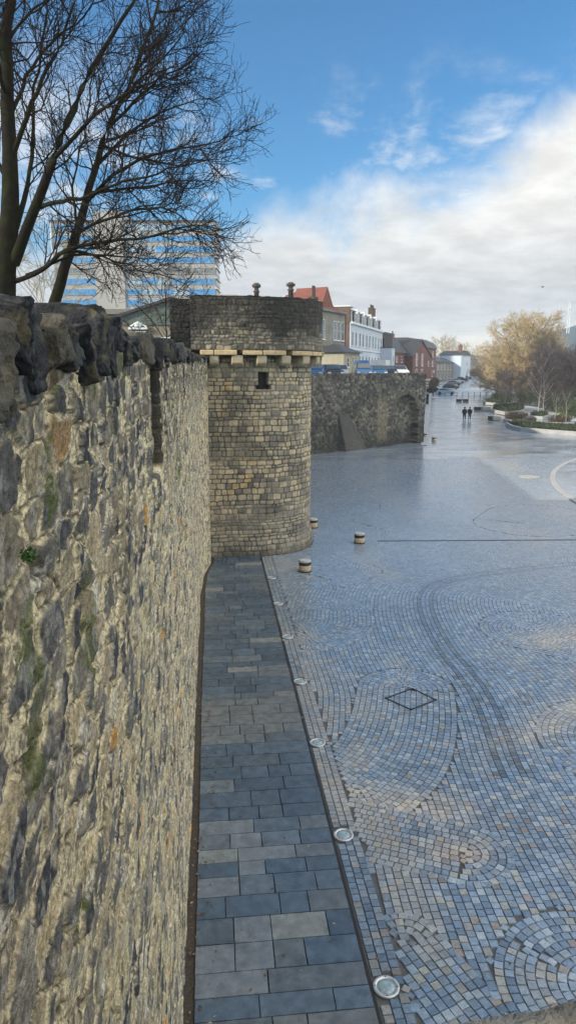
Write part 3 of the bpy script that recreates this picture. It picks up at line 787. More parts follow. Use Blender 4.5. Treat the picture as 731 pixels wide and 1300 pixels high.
while y < 25.2:
    rh = random.choice([.28, .32, .36, .40]); x = float(wall_x(np.array(y), np.array(0.))) + .12; x = max(x, -.36)
    row = []
    while x < STR - .02:
        w = random.choice([.36, .45, .55, .68, .80]); x1 = x + w
        if STR - x1 < .3: x1 = STR
        c = np.array(random.choices(fpal, [20, 26, 24, 16, 8, 2.5])[0]) * (.85 + .3 * random.random())
        if 6.2 < y < 9.2 and x < .3 and random.random() < .4: c = np.array((.175, .185, .195))
        lit_streak = float(sstep(.56, .68, fbm2(np.array([x * .12 + 4.]), np.array([y * .55]), 411, 3))[0]); c = c * (1 - .45 * lit_streak) + np.array([.23, .21, .17]) * .45 * lit_streak  # warm light streaks across the strip painted into slab colour
        c = np.asarray(c) * np.array([.84, .95, 1.08])
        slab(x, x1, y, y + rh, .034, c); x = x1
    y += rh
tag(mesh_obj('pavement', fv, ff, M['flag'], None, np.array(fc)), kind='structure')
sheet('drain_channel', [(STR + .004, -3), (STR + .04, -3), (STR + .04, 25.0), (STR + .004, 25.0)], .006, M['drain'])

# granite setts: rows follow curves; teardrops, arches and circles overlay the long wavy channel
chan = np.array([(4.3, 1.5), (4.45, 5.0), (4.6, 8.2), (4.83, 10.47), (5.1, 11.64), (5.38, 13.08), (5.43, 14.24), (5.41, 15.86), (5.75, 18.4), (6.3, 20.2), (7.44, 21.34), (9.96, 22.1), (12.46, 22.73), (18, 23.2), (30, 23.5)])
def smooth_line(P, it=3):
    P = np.array(P, float)
    for _ in range(it):
        Q = [P[0]]
        for a, b in zip(P[:-1], P[1:]): Q += [a * .75 + b * .25, a * .25 + b * .75]
        P = np.array(Q + [P[-1]])
    return P
def dist_poly(p, P):
    out = np.full(len(p), 1e9)
    for a, b in zip(P[:-1], P[1:]):
        ab = b - a; t = np.clip(((p - a) @ ab) / (ab @ ab), 0, 1); out = np.minimum(out, np.hypot(*(p - a - t[:, None] * ab).T))
    return out
PRIMS = [  # (polyline, radius) in order of priority
    ([(1.62, -3), (1.62, 25)], .36),
    ([(4.05, 6.15), (4.06, 6.16)], 1.15), ([(2.12, 7.02), (2.62, 5.6)], .42), ([(3.35, 8.45), (2.5, 8.9), (1.7, 9.3)], .62),
    ([(3.9, 13.6), (3.5, 12.2), (2.9, 10.9), (2.2, 10.2)], 1.05), ([(7.6, 10.9), (7.61, 10.9)], 1.9), ([(2.2, 16.9), (3.0, 17.4), (3.2, 18.6)], 1.1),
    ([(9.4, 15.4), (8.2, 16.6)], 1.5), ([(7.0, 28.5), (9.0, 29.5)], 2.2), ([(14.5, 19), (13.0, 18.0)], 2.0), ([(3.6, 21.6), (4.6, 22.6)], .9),
    ([(13.6, 29), (15, 31)], 2.4), ([(6.9, 7.2), (6.6, 8.0)], .9), ([(4.6, 32.5), (6.5, 34)], 1.6),
]
PR_ = [(smooth_line(p) if len(p) > 2 else np.array(p, float), r) for p, r in PRIMS]
chan_s = smooth_line(chan)
def owner(p):
    o = np.full(len(p), len(PR_)); done = np.zeros(len(p), bool)
    for k, (P, r) in enumerate(PR_):
        s = (~done) & (dist_poly(p, P) < r); o[s] = k; done |= s
    return o
SP = .112
def offsets(P, off, closed_caps):
    P = resample(P, .06) if np.linalg.norm(P[-1] - P[0]) > .1 else P
    t = np.gradient(P, axis=0); t /= np.linalg.norm(t, axis=1, keepdims=True) + 1e-9; n = np.stack([-t[:, 1], t[:, 0]], 1)
    if not closed_caps: return [P + n * off, P - n * off]
    def arc(c, n0):
        a0 = math.atan2(n0[1], n0[0]); a = np.linspace(a0, a0 - math.pi, 24); return c + off * np.stack([np.cos(a), np.sin(a)], 1)
    return [np.concatenate([P + n * off, arc(P[-1], n[-1]), (P - n * off)[::-1], arc(P[0], -n[0])])]
def in_tower(p): return (p[:, 1] > TC[1] - TR - .12) & (p[:, 1] < TC[1] + TR) & (np.abs(np.clip(p[:, 0] - TC[0], 0, 9) / (TR + .1)) ** 2.4 + np.abs((p[:, 1] - TC[1]) / (TR + .1)) ** 2.4 < 1)
cen, tan, wid = [], [], []
def vis(p): return (p[:, 0] > STR + .05) & (p[:, 0] < .60 * p[:, 1] + 2.2) & (p[:, 1] > 4.6) & (p[:, 1] < NEAR_Y) & ~(in_tower(p)) & (p[:, 0] > .0)
for k, (P, r) in enumerate(PR_ + [(chan_s, 40.0)]):
    last = k == len(PR_)
    for m_ in range(int(r / SP) + 1):
        off = (m_ + .5) * SP
        for line in offsets(P, off, not last and k > 0):
            line = resample(line, SP * .25)
            L_ = np.concatenate([[0], np.cumsum(np.linalg.norm(np.diff(line, axis=0), axis=1))])
            s = [rng.random() * SP]
            while s[-1] < L_[-1]: s.append(s[-1] + SP * (.86 + .34 * rng.random()))
            s = np.array(s); a, b = s[:-1], s[1:]; mid = (a + b) / 2
            p = np.stack([np.interp(mid, L_, line[:, 0]), np.interp(mid, L_, line[:, 1])], 1)
            q = np.stack([np.interp(mid + .02, L_, line[:, 0]), np.interp(mid + .02, L_, line[:, 1])], 1) - np.stack([np.interp(mid - .02, L_, line[:, 0]), np.interp(mid - .02, L_, line[:, 1])], 1)
            w = b - a
            ok = vis(p)
            if not ok.any(): continue
            p, q, w = p[ok], q[ok], w[ok]
            ok = (owner(p) == k)
            if last: ok &= dist_poly(p, resample(chan_s, .4)) > off - .05
            else: ok &= dist_poly(p, P) > off - .045
            ok &= np.hypot(*q.T) > .01
            cen.append(p[ok]); tan.append(q[ok]); wid.append(w[ok])
cen = np.concatenate(cen); tan = np.concatenate(tan); wid = np.concatenate(wid); tan /= np.linalg.norm(tan, axis=1, keepdims=True)
DIA = [np.array(p) for p in ((3.38, 13.2), (4.05, 13.58), (4.38, 13.02), (3.76, 12.66))]
UPL = [(1.74, 6.41), (1.74, 9.0), (1.74, 11.6), (1.74, 14.18), (1.74, 16.8), (1.74, 19.4), (1.76, 22.0)]
ok = np.ones(len(cen), bool)
for u in UPL: ok &= np.hypot(cen[:, 0] - u[0], cen[:, 1] - u[1]) > .17
cen, tan, wid = cen[ok], tan[ok], wid[ok]
from mathutils.kdtree import KDTree
nrm0 = np.stack([-tan[:, 1], tan[:, 0]], 1)
def rect_pts(c, t, n, w): return np.concatenate([c + t * (w / 2 * sx)[:, None] * .8 + n * SP / 2 * sy * .8 for sx in (-1, 0, 1) for sy in (-1, 0, 1)])
nr = cen[:, 1] < 19
RP = rect_pts(cen[nr], tan[nr], nrm0[nr], wid[nr])
kd = KDTree(len(RP))
for i_, q_ in enumerate(RP): kd.insert((q_[0], q_[1], 0), i_)
kd.balance()
gx, gy = np.meshgrid(np.arange(STR + .06, 13, .03), np.arange(5.2, 19, .03)); G_ = np.stack([gx.ravel(), gy.ravel()], 1); G_ = G_[(G_[:, 0] < .60 * G_[:, 1] + 1.5)]
cand = []
for q_ in G_:
    d_ = kd.find((q_[0], q_[1], 0))[2]
    if d_ > .042: cand.append((d_, q_[0], q_[1]))
cand.sort(reverse=True); add_c, add_s = [], []
for d_, x_, y_ in cand:
    if all((x_ - a_[0]) ** 2 + (y_ - a_[1]) ** 2 > .082 ** 2 for a_ in add_c) and all(math.hypot(x_ - u[0], y_ - u[1]) > .2 for u in UPL): add_c.append((x_, y_)); add_s.append(min(.105, d_ * 1.75))
if add_c:
    ac = np.array(add_c); aa = rng.random(len(ac)) * .6 + .4
    cen = np.concatenate([cen, ac]); tan = np.concatenate([tan, np.stack([np.cos(aa), np.sin(aa)], 1)]); wid = np.concatenate([wid, np.array(add_s)])
hgt_ = np.full(len(cen), SP); 
if add_c: hgt_[-len(add_c):] = np.array(add_s)
nrm = np.stack([-tan[:, 1], tan[:, 0]], 1); N = len(cen)
gap = .009 - .0075 * np.clip((cen[:, 1] - 9) / 16, 0, 1)
jit = lambda s: (rng.random((N, 1)) - .5) * s
hw = (wid / 2 - gap / 2)[:, None]; hh = (hgt_ / 2 - gap / 2)[:, None]
corners = []
for sx, sy in ((-1, -1), (1, -1), (1, 1), (-1, 1)):
    corners.append(cen + tan * (hw * sx + jit(.005)) + nrm * (hh * sy + jit(.005)))
flat = np.clip((30 - cen[:, 1:2]) / 18, .12, 1)
zt = .013 + .0035 * flat * rng.random((N, 1))
V = np.zeros((N, 8, 3))
for k in range(4):
    V[:, k, :2] = corners[k]; V[:, k, 2] = -.003
    V[:, k + 4, :2] = corners[k] + (cen - corners[k]) * .07; V[:, k + 4, 2] = (zt + jit(.0028) * flat)[:, 0]
idx = np.arange(N)[:, None] * 8
Fq = np.concatenate([idx + np.array([[4, 5, 6, 7]])] + [idx + np.array([[k, (k + 1) % 4, 4 + (k + 1) % 4, 4 + k]]) for k in range(4)])
hsh = rng.random(N)
sc_col = palette(hsh, [(.15, .20, .26), (.19, .24, .30), (.235, .28, .33), (.30, .33, .355), (.33, .31, .275), (.25, .205, .18)], [22, 28, 26, 15, 7, 3])
sc_col = sc_col * (.8 + .4 * rng.random((N, 1)))
dch = dist_poly(cen, resample(chan_s, .3)); band = (np.abs(dch - .17) < .056) | (np.abs(dch - .17) < .17) & (hsh > .7)              # the wavy channel is laid in darker setts
sc_col = np.where((band & (cen[:, 1] > 10.2))[:, None], sc_col * .5, sc_col)
sc_col = sc_col * np.array([.87, .98, 1.10])
bord = cen[:, 0] < STR + .42; sc_col = np.where(bord[:, None], sc_col * .82, sc_col)
grime = fbm2(cen[:, 0] * .9, cen[:, 1] * .7, 305, 5)[:, None]; sc_col = sc_col * (.75 + .5 * grime)
pink = np.exp(-((cen[:, 0] - 3.3) ** 2 / .12 + (cen[:, 1] - 8.42) ** 2 / .02)); sc_col = sc_col * (1 - pink[:, None] * .55) + np.array([.14, .075, .065]) * pink[:, None] * .55
# warm reflected sunlight painted into the setts as paler, sandier patches
sun_patch = sstep(.55, .68, fbm2(cen[:, 0] * .55 + 3, cen[:, 1] * .30, 301, 4))[:, None]
sc_col = sc_col * (1 - sun_patch * .4) + np.array([.40, .37, .31]) * sun_patch * .4
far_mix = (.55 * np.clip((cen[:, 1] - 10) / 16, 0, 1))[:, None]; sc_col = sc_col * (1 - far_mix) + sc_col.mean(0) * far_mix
for (qx, qy, sx, sy, ro) in ((6.6, 12.1, 1.9, .45, .5), (2.9, 9.7, 1.0, .40, -.35), (8.6, 16.0, 1.6, .7, .4), (3.2, 8.5, .5, .3, 0)):     # pools of reflected sun painted as sandy stretches
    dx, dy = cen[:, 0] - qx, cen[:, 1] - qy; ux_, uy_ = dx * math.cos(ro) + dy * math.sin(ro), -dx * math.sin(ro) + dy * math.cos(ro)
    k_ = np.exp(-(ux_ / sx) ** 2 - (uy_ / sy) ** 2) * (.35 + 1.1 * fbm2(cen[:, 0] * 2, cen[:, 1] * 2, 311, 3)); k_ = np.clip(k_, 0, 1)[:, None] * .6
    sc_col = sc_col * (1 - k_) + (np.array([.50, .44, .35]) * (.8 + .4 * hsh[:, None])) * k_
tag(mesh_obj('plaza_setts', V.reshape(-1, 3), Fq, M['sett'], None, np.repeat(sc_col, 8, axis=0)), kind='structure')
# leaf litter and grit blown against the wall foot and over the paving
r_ = np.random.default_rng(77); nl = 620
lx = np.where(r_.random(nl) < .6, -.40 + .35 * r_.random(nl) ** 2, -.3 + 6.5 * r_.random(nl) ** 1.4); ly = 5.6 + 18.5 * r_.random(nl)
lz = np.where(lx < STR, .040, .021); ls = .012 + .020 * r_.random(nl); la = r_.random(nl) * 6.3
lq = np.stack([np.stack([lx + ls * k1 * np.cos(la + o), ly + ls * k1 * np.sin(la + o), lz + .004 * k2], 1) for o, k1, k2 in ((0, 1, 0), (1.5, .5, 1.5), (3.1, 1, 0), (4.6, .55, .8))], 1)
lc = np.repeat(palette(r_.random(nl), [(.16, .10, .05), (.09, .06, .035), (.30, .28, .22), (.10, .12, .04)], [4, 4, 1.2, 1]), 4, axis=0)
tag(mesh_obj('leaf_litter', lq.reshape(-1, 3), np.arange(4 * nl).reshape(-1, 4), M['litter'], None, lc), kind='stuff')
# inspection cover: a dark steel frame set in the setts
cov = MB(); cc = sum(DIA) / 4
for a, b in zip(DIA, DIA[1:] + DIA[:1]):
    d = (b - a) / np.linalg.norm(b - a); n = np.array([-d[1], d[0]]) * .018
    cov.prism([tuple(a - n - d * .018), tuple(b - n + d * .018), tuple(b + n + d * .018), tuple(a + n - d * .018)], .0, .0245)
tag(cov.build('inspection_cover', M['drain']), 'dark diamond shaped steel frame of an inspection cover set into the setts', 'drain cover')
for (u0, v0, u1, v1, zz) in ((6.3, 26.55, 26, 25.0, .0225),):
    sheet('drain_line', [(u0, v0, zz), (u1, v1, zz), (u1, v1 + .09, zz), (u0, v0 + .09, zz)], zz, M['drain'])

# uplights in the paving
def uplight(x, y, lab):
    e = empty('ground_light', (x, y, 0), 0, lab, 'ground light', 'uplights set in the paving edge')
    m = MB(); m.lathe([(.105, .0), (.145, .0), (.145, .024), (.135, .029), (.108, .029), (.105, .02)], 36); m.build('rim', M['steel'], e, True)
    for k in range(4):
        a = math.pi / 4 + k * math.pi / 2 + x * 3 + y; m = MB(); m.lathe([(.008, .028), (.008, .0315), (.003, .0325)], 8, (.122 * math.cos(a), .122 * math.sin(a), 0)); m.build('bolt', M['iron'], e)
    m = MB(); m.lathe([(.104, .0), (.104, .02), (.05, .0235)], 36); m.build('lens', M['lens'], e, True)
ULAB = ['round steel uplight nearest the viewer, beside the small arched patch of setts', 'round steel uplight second from the viewer, at the tail of the teardrop of setts',
        'round steel uplight third from the viewer along the dark drain', 'round steel uplight fourth from the viewer along the dark drain',
        'round steel uplight fifth from the viewer along the dark drain', 'round steel uplight second nearest the tower, almost in its shade', 'round steel uplight nearest the tower foot and stone bollard']
for (x, y), l in zip(UPL, ULAB): uplight(x, y, l)

# raised pale circle of paving at the right, and a manhole beside it
c3 = [np.array(on_ground(px, py)[:2]) for px, py in ((698, 606), (731, 583), (731, 640))]
(ax, ay), (bx, by), (cx_, cy_) = c3
D = 2 * (ax * (by - cy_) + bx * (cy_ - ay) + cx_ * (ay - by))
ux = ((ax**2 + ay**2) * (by - cy_) + (bx**2 + by**2) * (cy_ - ay) + (cx_**2 + cy_**2) * (ay - by)) / D
uy = ((ax**2 + ay**2) * (cx_ - bx) + (bx**2 + by**2) * (ax - cx_) + (cx_**2 + cy_**2) * (bx - ax)) / D
rad = math.hypot(ax - ux, ay - uy)
m = MB(); m.lathe([(rad + .03, 0), (rad + .03, .06), (rad, .08), (rad - .28, .08), (rad - .28, .05)], 160)
pc = empty('stone_circle', (ux, uy, 0), 0, 'large low round platform with pale kerb on the plaza', 'platform')
m.build('kerb', M['paleconc'], pc); m = MB(); m.lathe([(rad - .275, .0), (rad - .275, .066)], 160); m.build('paved_top', M['plaza_far'], pc)
mh = on_ground(672, 606)
m = MB(); m.lathe([(.62, 0), (.62, .03), (.4, .034)], 32); o = m.build('manhole', M['bench']); o.location = (mh[0], mh[1], .012)
tag(o, 'worn round manhole cover out on the wet plaza near the pale circle', 'manhole')

# bollards: stone drums with a dark band
def bollard(px, py, lab, s=1.0):
    p = on_ground(px, py); e = empty('stone_bollard', (p[0], p[1], 0.008), 0, lab, 'bollard', 'low stone drum bollards')
    m = MB(); m.lathe([(.19 * s, 0), (.20 * s, .05), (.20 * s, .235)], 28); m.build('drum', M['bollard'], e, True)
    m = MB(); m.lathe([(.197 * s, .236), (.205 * s, .24), (.205 * s, .33), (.197 * s, .334)], 28); m.build('band', M['bollard_dark'], e)
    m = MB(); m.lathe([(.20 * s, .335), (.20 * s, .375), (.185 * s, .40), (.1, .405)], 28); m.build('cap', M['bollard_top'], e)
    m = MB(); m.lathe([(.225 * s, 0), (.225 * s, .03), (.205 * s, .04)], 28); m.build('base_ring', M['bollard_dark'], e)
bollard(387, 726, 'stone drum bollard closest to the viewer, at the tower foot')
bollard(456, 690, 'stone drum bollard standing alone on the plaza clear of the tower')
bollard(397, 670, 'stone drum bollard half hidden behind the right side of the tower')
bollard(539.5, 555, 'dark stubby bollard touching the end of the far flint wall')
bollard(550.5, 560, 'dark stubby bollard standing just out from the end of the far flint wall')
bollard(485, 563.5, 'small stone bollard under the arched niche of the far wall')
bollard(454, 567.5, 'small stone bollard midway along the foot of the far wall')
bollard(432, 571, 'small stone bollard beside the sloping buttress of the far wall')

# iron posts across the road
for k in range(11):
    px = 549.5 + 7.45 * k; p = on_ground(px, 503.7)
    m = MB(); m.lathe([(.09, 0), (.075, .1), (.065, .85), (.085, .88), (.085, .93), (.06, 1.0), (.02, 1.03)], 10)
    o = m.build('iron_bollard', M['iron']); o.location = (p[0], p[1], p[2] - .02)
    lab = 'slim black iron bollard in the row across the far road'
    if k == 0: lab = 'slim black iron bollard at the kerb end of the row, nearest the houses'
    if k == 10: lab = 'slim black iron bollard at the park end of the row, nearest the big tree'
    tag(o, lab, 'bollard', 'black bollards across the road' if 0 < k < 10 else None)

# ------------------------------------------------------------------ 5. foreground parapet
def fore():
    A_ = on_plane(500, 1302, 6.05); B_ = on_plane(760, 1266, 6.05)
    d = (B_ - A_)[:2]; d /= np.linalg.norm(d); n = np.array([d[1], -d[0]])         # towards the viewer
    n = n if n @ (-A_[:2]) > 0 else -n
    Lr = 3.0; off = -.45
    nu, nv = 380, 60
    U, V = np.meshgrid(np.linspace(0, Lr, nu), np.linspace(0, 1, nv), indexing='ij')
    # profile: up the outer face, over the rounded edge, back over the top
    s = V * 1.3
    face = np.clip(.9 - s, 0, None); top = np.clip(s - .9, 0, None)
    r = .03; k = sstep(-r * 2, r * 2, s - .9)
    dep = top; hz = -face
    nz = fbm2(U * 14, s * 14, 401, 4) - .5; nz2 = fbm2(U * 4, s * 4, 402, 3) - .5
    dep = dep + (1 - k) * (nz * .02 + nz2 * .03) * -1; hz = hz + k * (nz * .015 + nz2 * .02)
    base = A_[:2] + d * off
    X = base[0] + d[0] * U + n[0] * dep; Y = base[1] + d[1] * U + n[1] * dep
    Zz = 6.05 + hz
    o = mesh_obj('parapet', np.stack([X, Y, Zz], -1).reshape(-1, 3), grid_faces(nu, nv), M['parapet'], None, None, True)
    tag(o, 'blurred stone parapet coping close below the viewer in the bottom corner', 'parapet')
    mb = MB(); q = [base + n * .02, base + d * Lr + n * .02, base + d * Lr + n * .4, base + n * .4]
    mb.prism([tuple(p) for p in q], 0, 5.98); mb.build('parapet_body', M['parapet'], o)
fore()
exec_trees = True

# ------------------------------------------------------------------ 6. trees
def tubes(name, P, Rd, sides, m, parent):
    """many branches at once: P (B, N, 3) paths, Rd (B, N) radii"""
    B, N_, _ = P.shape
    T = np.gradient(P, axis=1); T /= np.linalg.norm(T, axis=2, keepdims=True) + 1e-9
    ref = np.where(np.abs(T[..., 2:3]) > .9, np.array([1., 0, 0]), np.array([0, 0, 1.]))
    a = np.cross(T, ref); a /= np.linalg.norm(a, axis=2, keepdims=True) + 1e-9; b = np.cross(T, a)
    ang = np.arange(sides) * 2 * math.pi / sides
    V = P[:, :, None, :] + Rd[:, :, None, None] * (a[:, :, None, :] * np.cos(ang)[:, None] + b[:, :, None, :] * np.sin(ang)[:, None])
    i = np.arange(B)[:, None, None] * N_ * sides + np.arange(N_ - 1)[None, :, None] * sides; k = np.arange(sides)[None, None, :]; k2 = (k + 1) % sides
    Fc = np.stack([i + k, i + k2, i + sides + k2, i + sides + k], -1).reshape(-1, 4)
    return V.reshape(-1, 3), Fc

def grow(P, Rd, per, t0, t1, ang, length, n, r0, r1, seed, up=.15, wob=.25, lenfall=.5, jit=.35):
    """children of the branches P: their paths and radii"""
    r = np.random.default_rng(seed); B, N_, _ = P.shape
    idx = np.repeat(np.arange(B), per); C = len(idx)
    t = (np.tile(np.arange(per), B) + r.random(C)) / per * (t1 - t0) + t0
    f = t * (N_ - 1); i = np.clip(f.astype(int), 0, N_ - 2); w = (f - i)[:, None]
    st = P[idx, i] * (1 - w) + P[idx, i + 1] * w; tg = P[idx, i + 1] - P[idx, i]; tg /= np.linalg.norm(tg, axis=1, keepdims=True) + 1e-9
    pr = (Rd[idx, i] * (1 - w[:, 0]) + Rd[idx, i + 1] * w[:, 0])
    q = r.normal(size=(C, 3)); q -= (q * tg).sum(1, keepdims=True) * tg; q /= np.linalg.norm(q, axis=1, keepdims=True)
    a = np.radians(ang * (1 + jit * (r.random(C) * 2 - 1)))[:, None]
    d = tg * np.cos(a) + q * np.sin(a)
    Lc = length * (.55 + .8 * r.random(C)) * (1 - lenfall * t)
    out = [st]; p = st
    for s in range(n - 1):
        d = d + r.normal(size=(C, 3)) * wob + np.array([0, 0, up]); d /= np.linalg.norm(d, axis=1, keepdims=True)
        p = p + d * (Lc / (n - 1))[:, None]; out.append(p)
    Q = np.stack(out, 1)
    ra = np.minimum(r0, pr * .75)[:, None]; ta = np.linspace(0, 1, n)[None, :]
    return Q, ra * (1 - ta) + np.minimum(r1, ra) * ta

def merge(parts):
    vs, fs, n = [], [], 0
    for v, f in parts: vs.append(v); fs.append(f + n); n += len(v)
    return np.concatenate(vs), np.concatenate(fs)

def smooth3(P, n):
    P = np.array(P, float)
    for _ in range(2):
        Q = [P[0]]
        for a, b in zip(P[:-1], P[1:]): Q += [a * .75 + b * .25, a * .25 + b * .75]
        P = np.array(Q + [P[-1]])
    d = np.concatenate([[0], np.cumsum(np.linalg.norm(np.diff(P, axis=0), axis=1))]); t = np.linspace(0, d[-1], n)
    return np.stack([np.interp(t, d, P[:, k]) for k in range(3)], 1)

def big_tree(label, trunk, limbs, zc0, seed, base_xy, per=(10, 8, 5)):
    """a bare street tree: trunk and limbs drawn as paths in the air, twigs grown on them"""
    r = np.random.default_rng(seed)
    NP = 18
    tw, lp, lr = [], [], []
    P = smooth3([at(x, y, z) for x, y, z, _ in trunk], 30); rd = np.interp(np.linspace(0, 1, 30), np.linspace(0, 1, len(trunk)), [q[3] for q in trunk])
    wobble = np.stack([vn2(np.arange(30) * .6, np.full(30, s + seed)) - .5 for s in (1., 5., 9.)], 1) * .10
    P = P + wobble
    P[0] = (base_xy[0], base_xy[1], 5.6)
    parts = [tubes('', P[None], rd[None], 14, None, None)]
    for l in limbs:
        path = smooth3([at(x if x < 200 else 200 + (x - 200) * .76, y, z) for x, y, z in l[0]], NP)
        s_ = r.integers(0, 1000)
        path = path + np.stack([vn2(np.arange(NP) * .8, np.full(NP, s_ + k * 7.3)) - .5 for k in range(3)], 1) * .16 * np.linspace(.2, 1, NP)[:, None]
        lp.append(path); lr.append(np.linspace(l[1], l[2], NP))
    LP, LR = np.array(lp), np.array(lr)
    parts.append(tubes('', LP, LR, 8, None, None))
    e = empty('bare_tree', (0, 0, 0), 0, label, 'tree')
    v, f = merge(parts); t = mesh_obj('trunk', v, f, M['bark'], e, None, True)
    P1, R1 = grow(LP, LR, per[0], .12, 1.0, 42, 1.65, 9, .020, .006, seed + 1, .06, .16, .68)
    P2, R2 = grow(P1, R1, per[1], .15, 1.0, 42, .85, 7, .010, .0048, seed + 2, .05, .20, .4)
    P3, R3 = grow(P2, R2, per[2], .2, 1.0, 45, .34, 5, .0058, .0034, seed + 3, .10, .24, .3)
    PT_, RT_ = grow(P[None, 14:], rd[None, 14:], 26, .1, 1, 55, 2.0, 9, .02, .006, seed + 4, .1, .18, .3)
    PT2, RT2 = grow(PT_, RT_, 7, .2, 1, 42, .8, 7, .010, .0045, seed + 5, .05, .2, .4)
    v, f = merge([tubes('', P1, R1, 5, None, None), tubes('', P2, R2, 4, None, None), tubes('', P3, R3, 3, None, None), tubes('', PT_, RT_, 4, None, None), tubes('', PT2, RT2, 3, None, None)])
    mesh_obj('crown', v, f, M['twig'], e)
    return e

Zt = 15.0
big_tree('tall dark bare tree with thick mossy trunk, furthest back along the near wall top', [(-2, 530, Zt, .28), (4, 400, Zt, .25), (8, 345, Zt, .23), (12, 300, Zt, .19), (14, 240, Zt, .15), (9, 150, Zt, .13), (6, 90, Zt, .11), (12, 0, Zt, .10), (16, -110, Zt, .09), (30, -230, Zt, .04)], [
    ([(18, 335, Zt), (35, 285, Zt - .3), (52, 245, Zt - .6), (68, 205, Zt - .8), (88, 150, Zt - 1), (120, 80, Zt - 1), (150, 30, Zt - 1.2), (190, -40, Zt - 1.2)], .12, .02),
    ([(46, 265, Zt - .3), (75, 255, Zt - .8), (110, 252, Zt - 1.2), (150, 232, Zt - 1.6), (200, 225, Zt - 1.9), (255, 205, Zt - 2.1)], .05, .010),
    ([(20, 358, Zt), (50, 346, Zt - .5), (82, 318, Zt - 1.1), (120, 308, Zt - 1.5), (165, 305, Zt - 1.9), (215, 296, Zt - 2.2), (275, 288, Zt - 2.6), (312, 292, Zt - 2.8)], .055, .009),
    ([(34, 350, Zt), (60, 338, Zt + .6), (95, 322, Zt + 1.0), (150, 325, Zt + 1.3), (205, 330, Zt + 1.6)], .04, .008),
    ([(22, 290, Zt), (45, 200, Zt + .5), (40, 130, Zt + .6), (55, 60, Zt + .8), (62, -20, Zt + 1)], .06, .012),
    ([(12, 210, Zt), (45, 120, Zt - .4), (75, 60, Zt - .6), (100, 0, Zt - .7), (115, -60, Zt - .8)], .06, .012),
    ([(9, 160, Zt), (40, 80, Zt + .6), (75, 45, Zt + 1), (105, 20, Zt + 1.3), (150, -20, Zt + 1.5)], .05, .010),
    ([(14, 235, Zt), (-20, 180, Zt + .5), (-50, 90, Zt + .6), (-60, 0, Zt + .6)], .06, .012),
    ([(10, 130, Zt), (-10, 60, Zt - .7), (-5, 0, Zt - 1), (20, -60, Zt - 1)], .05, .012),
    ([(70, 200, Zt - .8), (115, 150, Zt - 1.6), (170, 110, Zt - 2.1), (215, 70, Zt - 2.5), (245, 25, Zt - 2.8)], .045, .008),
    ([(6, 60, Zt), (30, 20, Zt + .5), (70, -10, Zt + .9), (110, -60, Zt + 1)], .04, .01),
], Zt, 11, tuple(at(-3, 540, Zt)[:2]))
Z2 = 16.0
big_tree('leaning bare tree with slim mossy trunk rising beside the thicker tree behind the wall', [(40, 545, Z2, .20), (58, 405, Z2, .16), (72, 372, Z2, .15), (84, 335, Z2, .125), (92, 305, Z2, .11), (104, 270, Z2, .09), (118, 225, Z2, .075), (135, 170, Z2, .06), (160, 110, Z2, .05), (178, 70, Z2, .04), (196, 20, Z2, .03), (205, -40, Z2, .02)], [
    ([(88, 318, Z2), (120, 322, Z2 - .6), (165, 338, Z2 - 1), (215, 352, Z2 - 1.3), (250, 362, Z2 - 1.5)], .03, .006),
    ([(94, 298, Z2), (140, 276, Z2 - .7), (190, 262, Z2 - 1.1), (240, 272, Z2 - 1.6), (282, 300, Z2 - 2), (298, 312, Z2 - 2)], .04, .007),
    ([(108, 258, Z2), (150, 215, Z2 - .5), (200, 192, Z2 - 1), (260, 185, Z2 - 1.4), (310, 182, Z2 - 1.7), (334, 172, Z2 - 1.8)], .05, .007),
    ([(122, 212, Z2), (165, 165, Z2 + .4), (210, 138, Z2 + .6), (260, 130, Z2 + .8), (300, 125, Z2 + .8)], .045, .007),
    ([(140, 160, Z2), (180, 120, Z2 - .5), (215, 92, Z2 - .8), (250, 80, Z2 - 1), (280, 60, Z2 - 1.1)], .04, .007),
    ([(112, 245, Z2), (160, 240, Z2 + .5), (210, 232, Z2 + .9), (265, 226, Z2 + 1.2), (305, 232, Z2 + 1.4)], .04, .007),
    ([(165, 100, Z2), (195, 60, Z2 + .4), (222, 30, Z2 + .7), (240, -10, Z2 + .8)], .03, .007),
    ([(98, 285, Z2), (92, 240, Z2 + .6), (100, 190, Z2 + .8), (118, 140, Z2 + .9), (128, 90, Z2 + 1)], .035, .007),
    ([(130, 185, Z2), (170, 200, Z2 - .9), (215, 210, Z2 - 1.3), (270, 208, Z2 - 1.7), (318, 205, Z2 - 1.9)], .035, .006),
    ([(150, 130, Z2), (195, 100, Z2 + .6), (235, 100, Z2 + .9), (275, 105, Z2 + 1.1)], .03, .006),
], Z2, 12, tuple(at(38, 545, Z2)[:2]), (10, 8, 5))

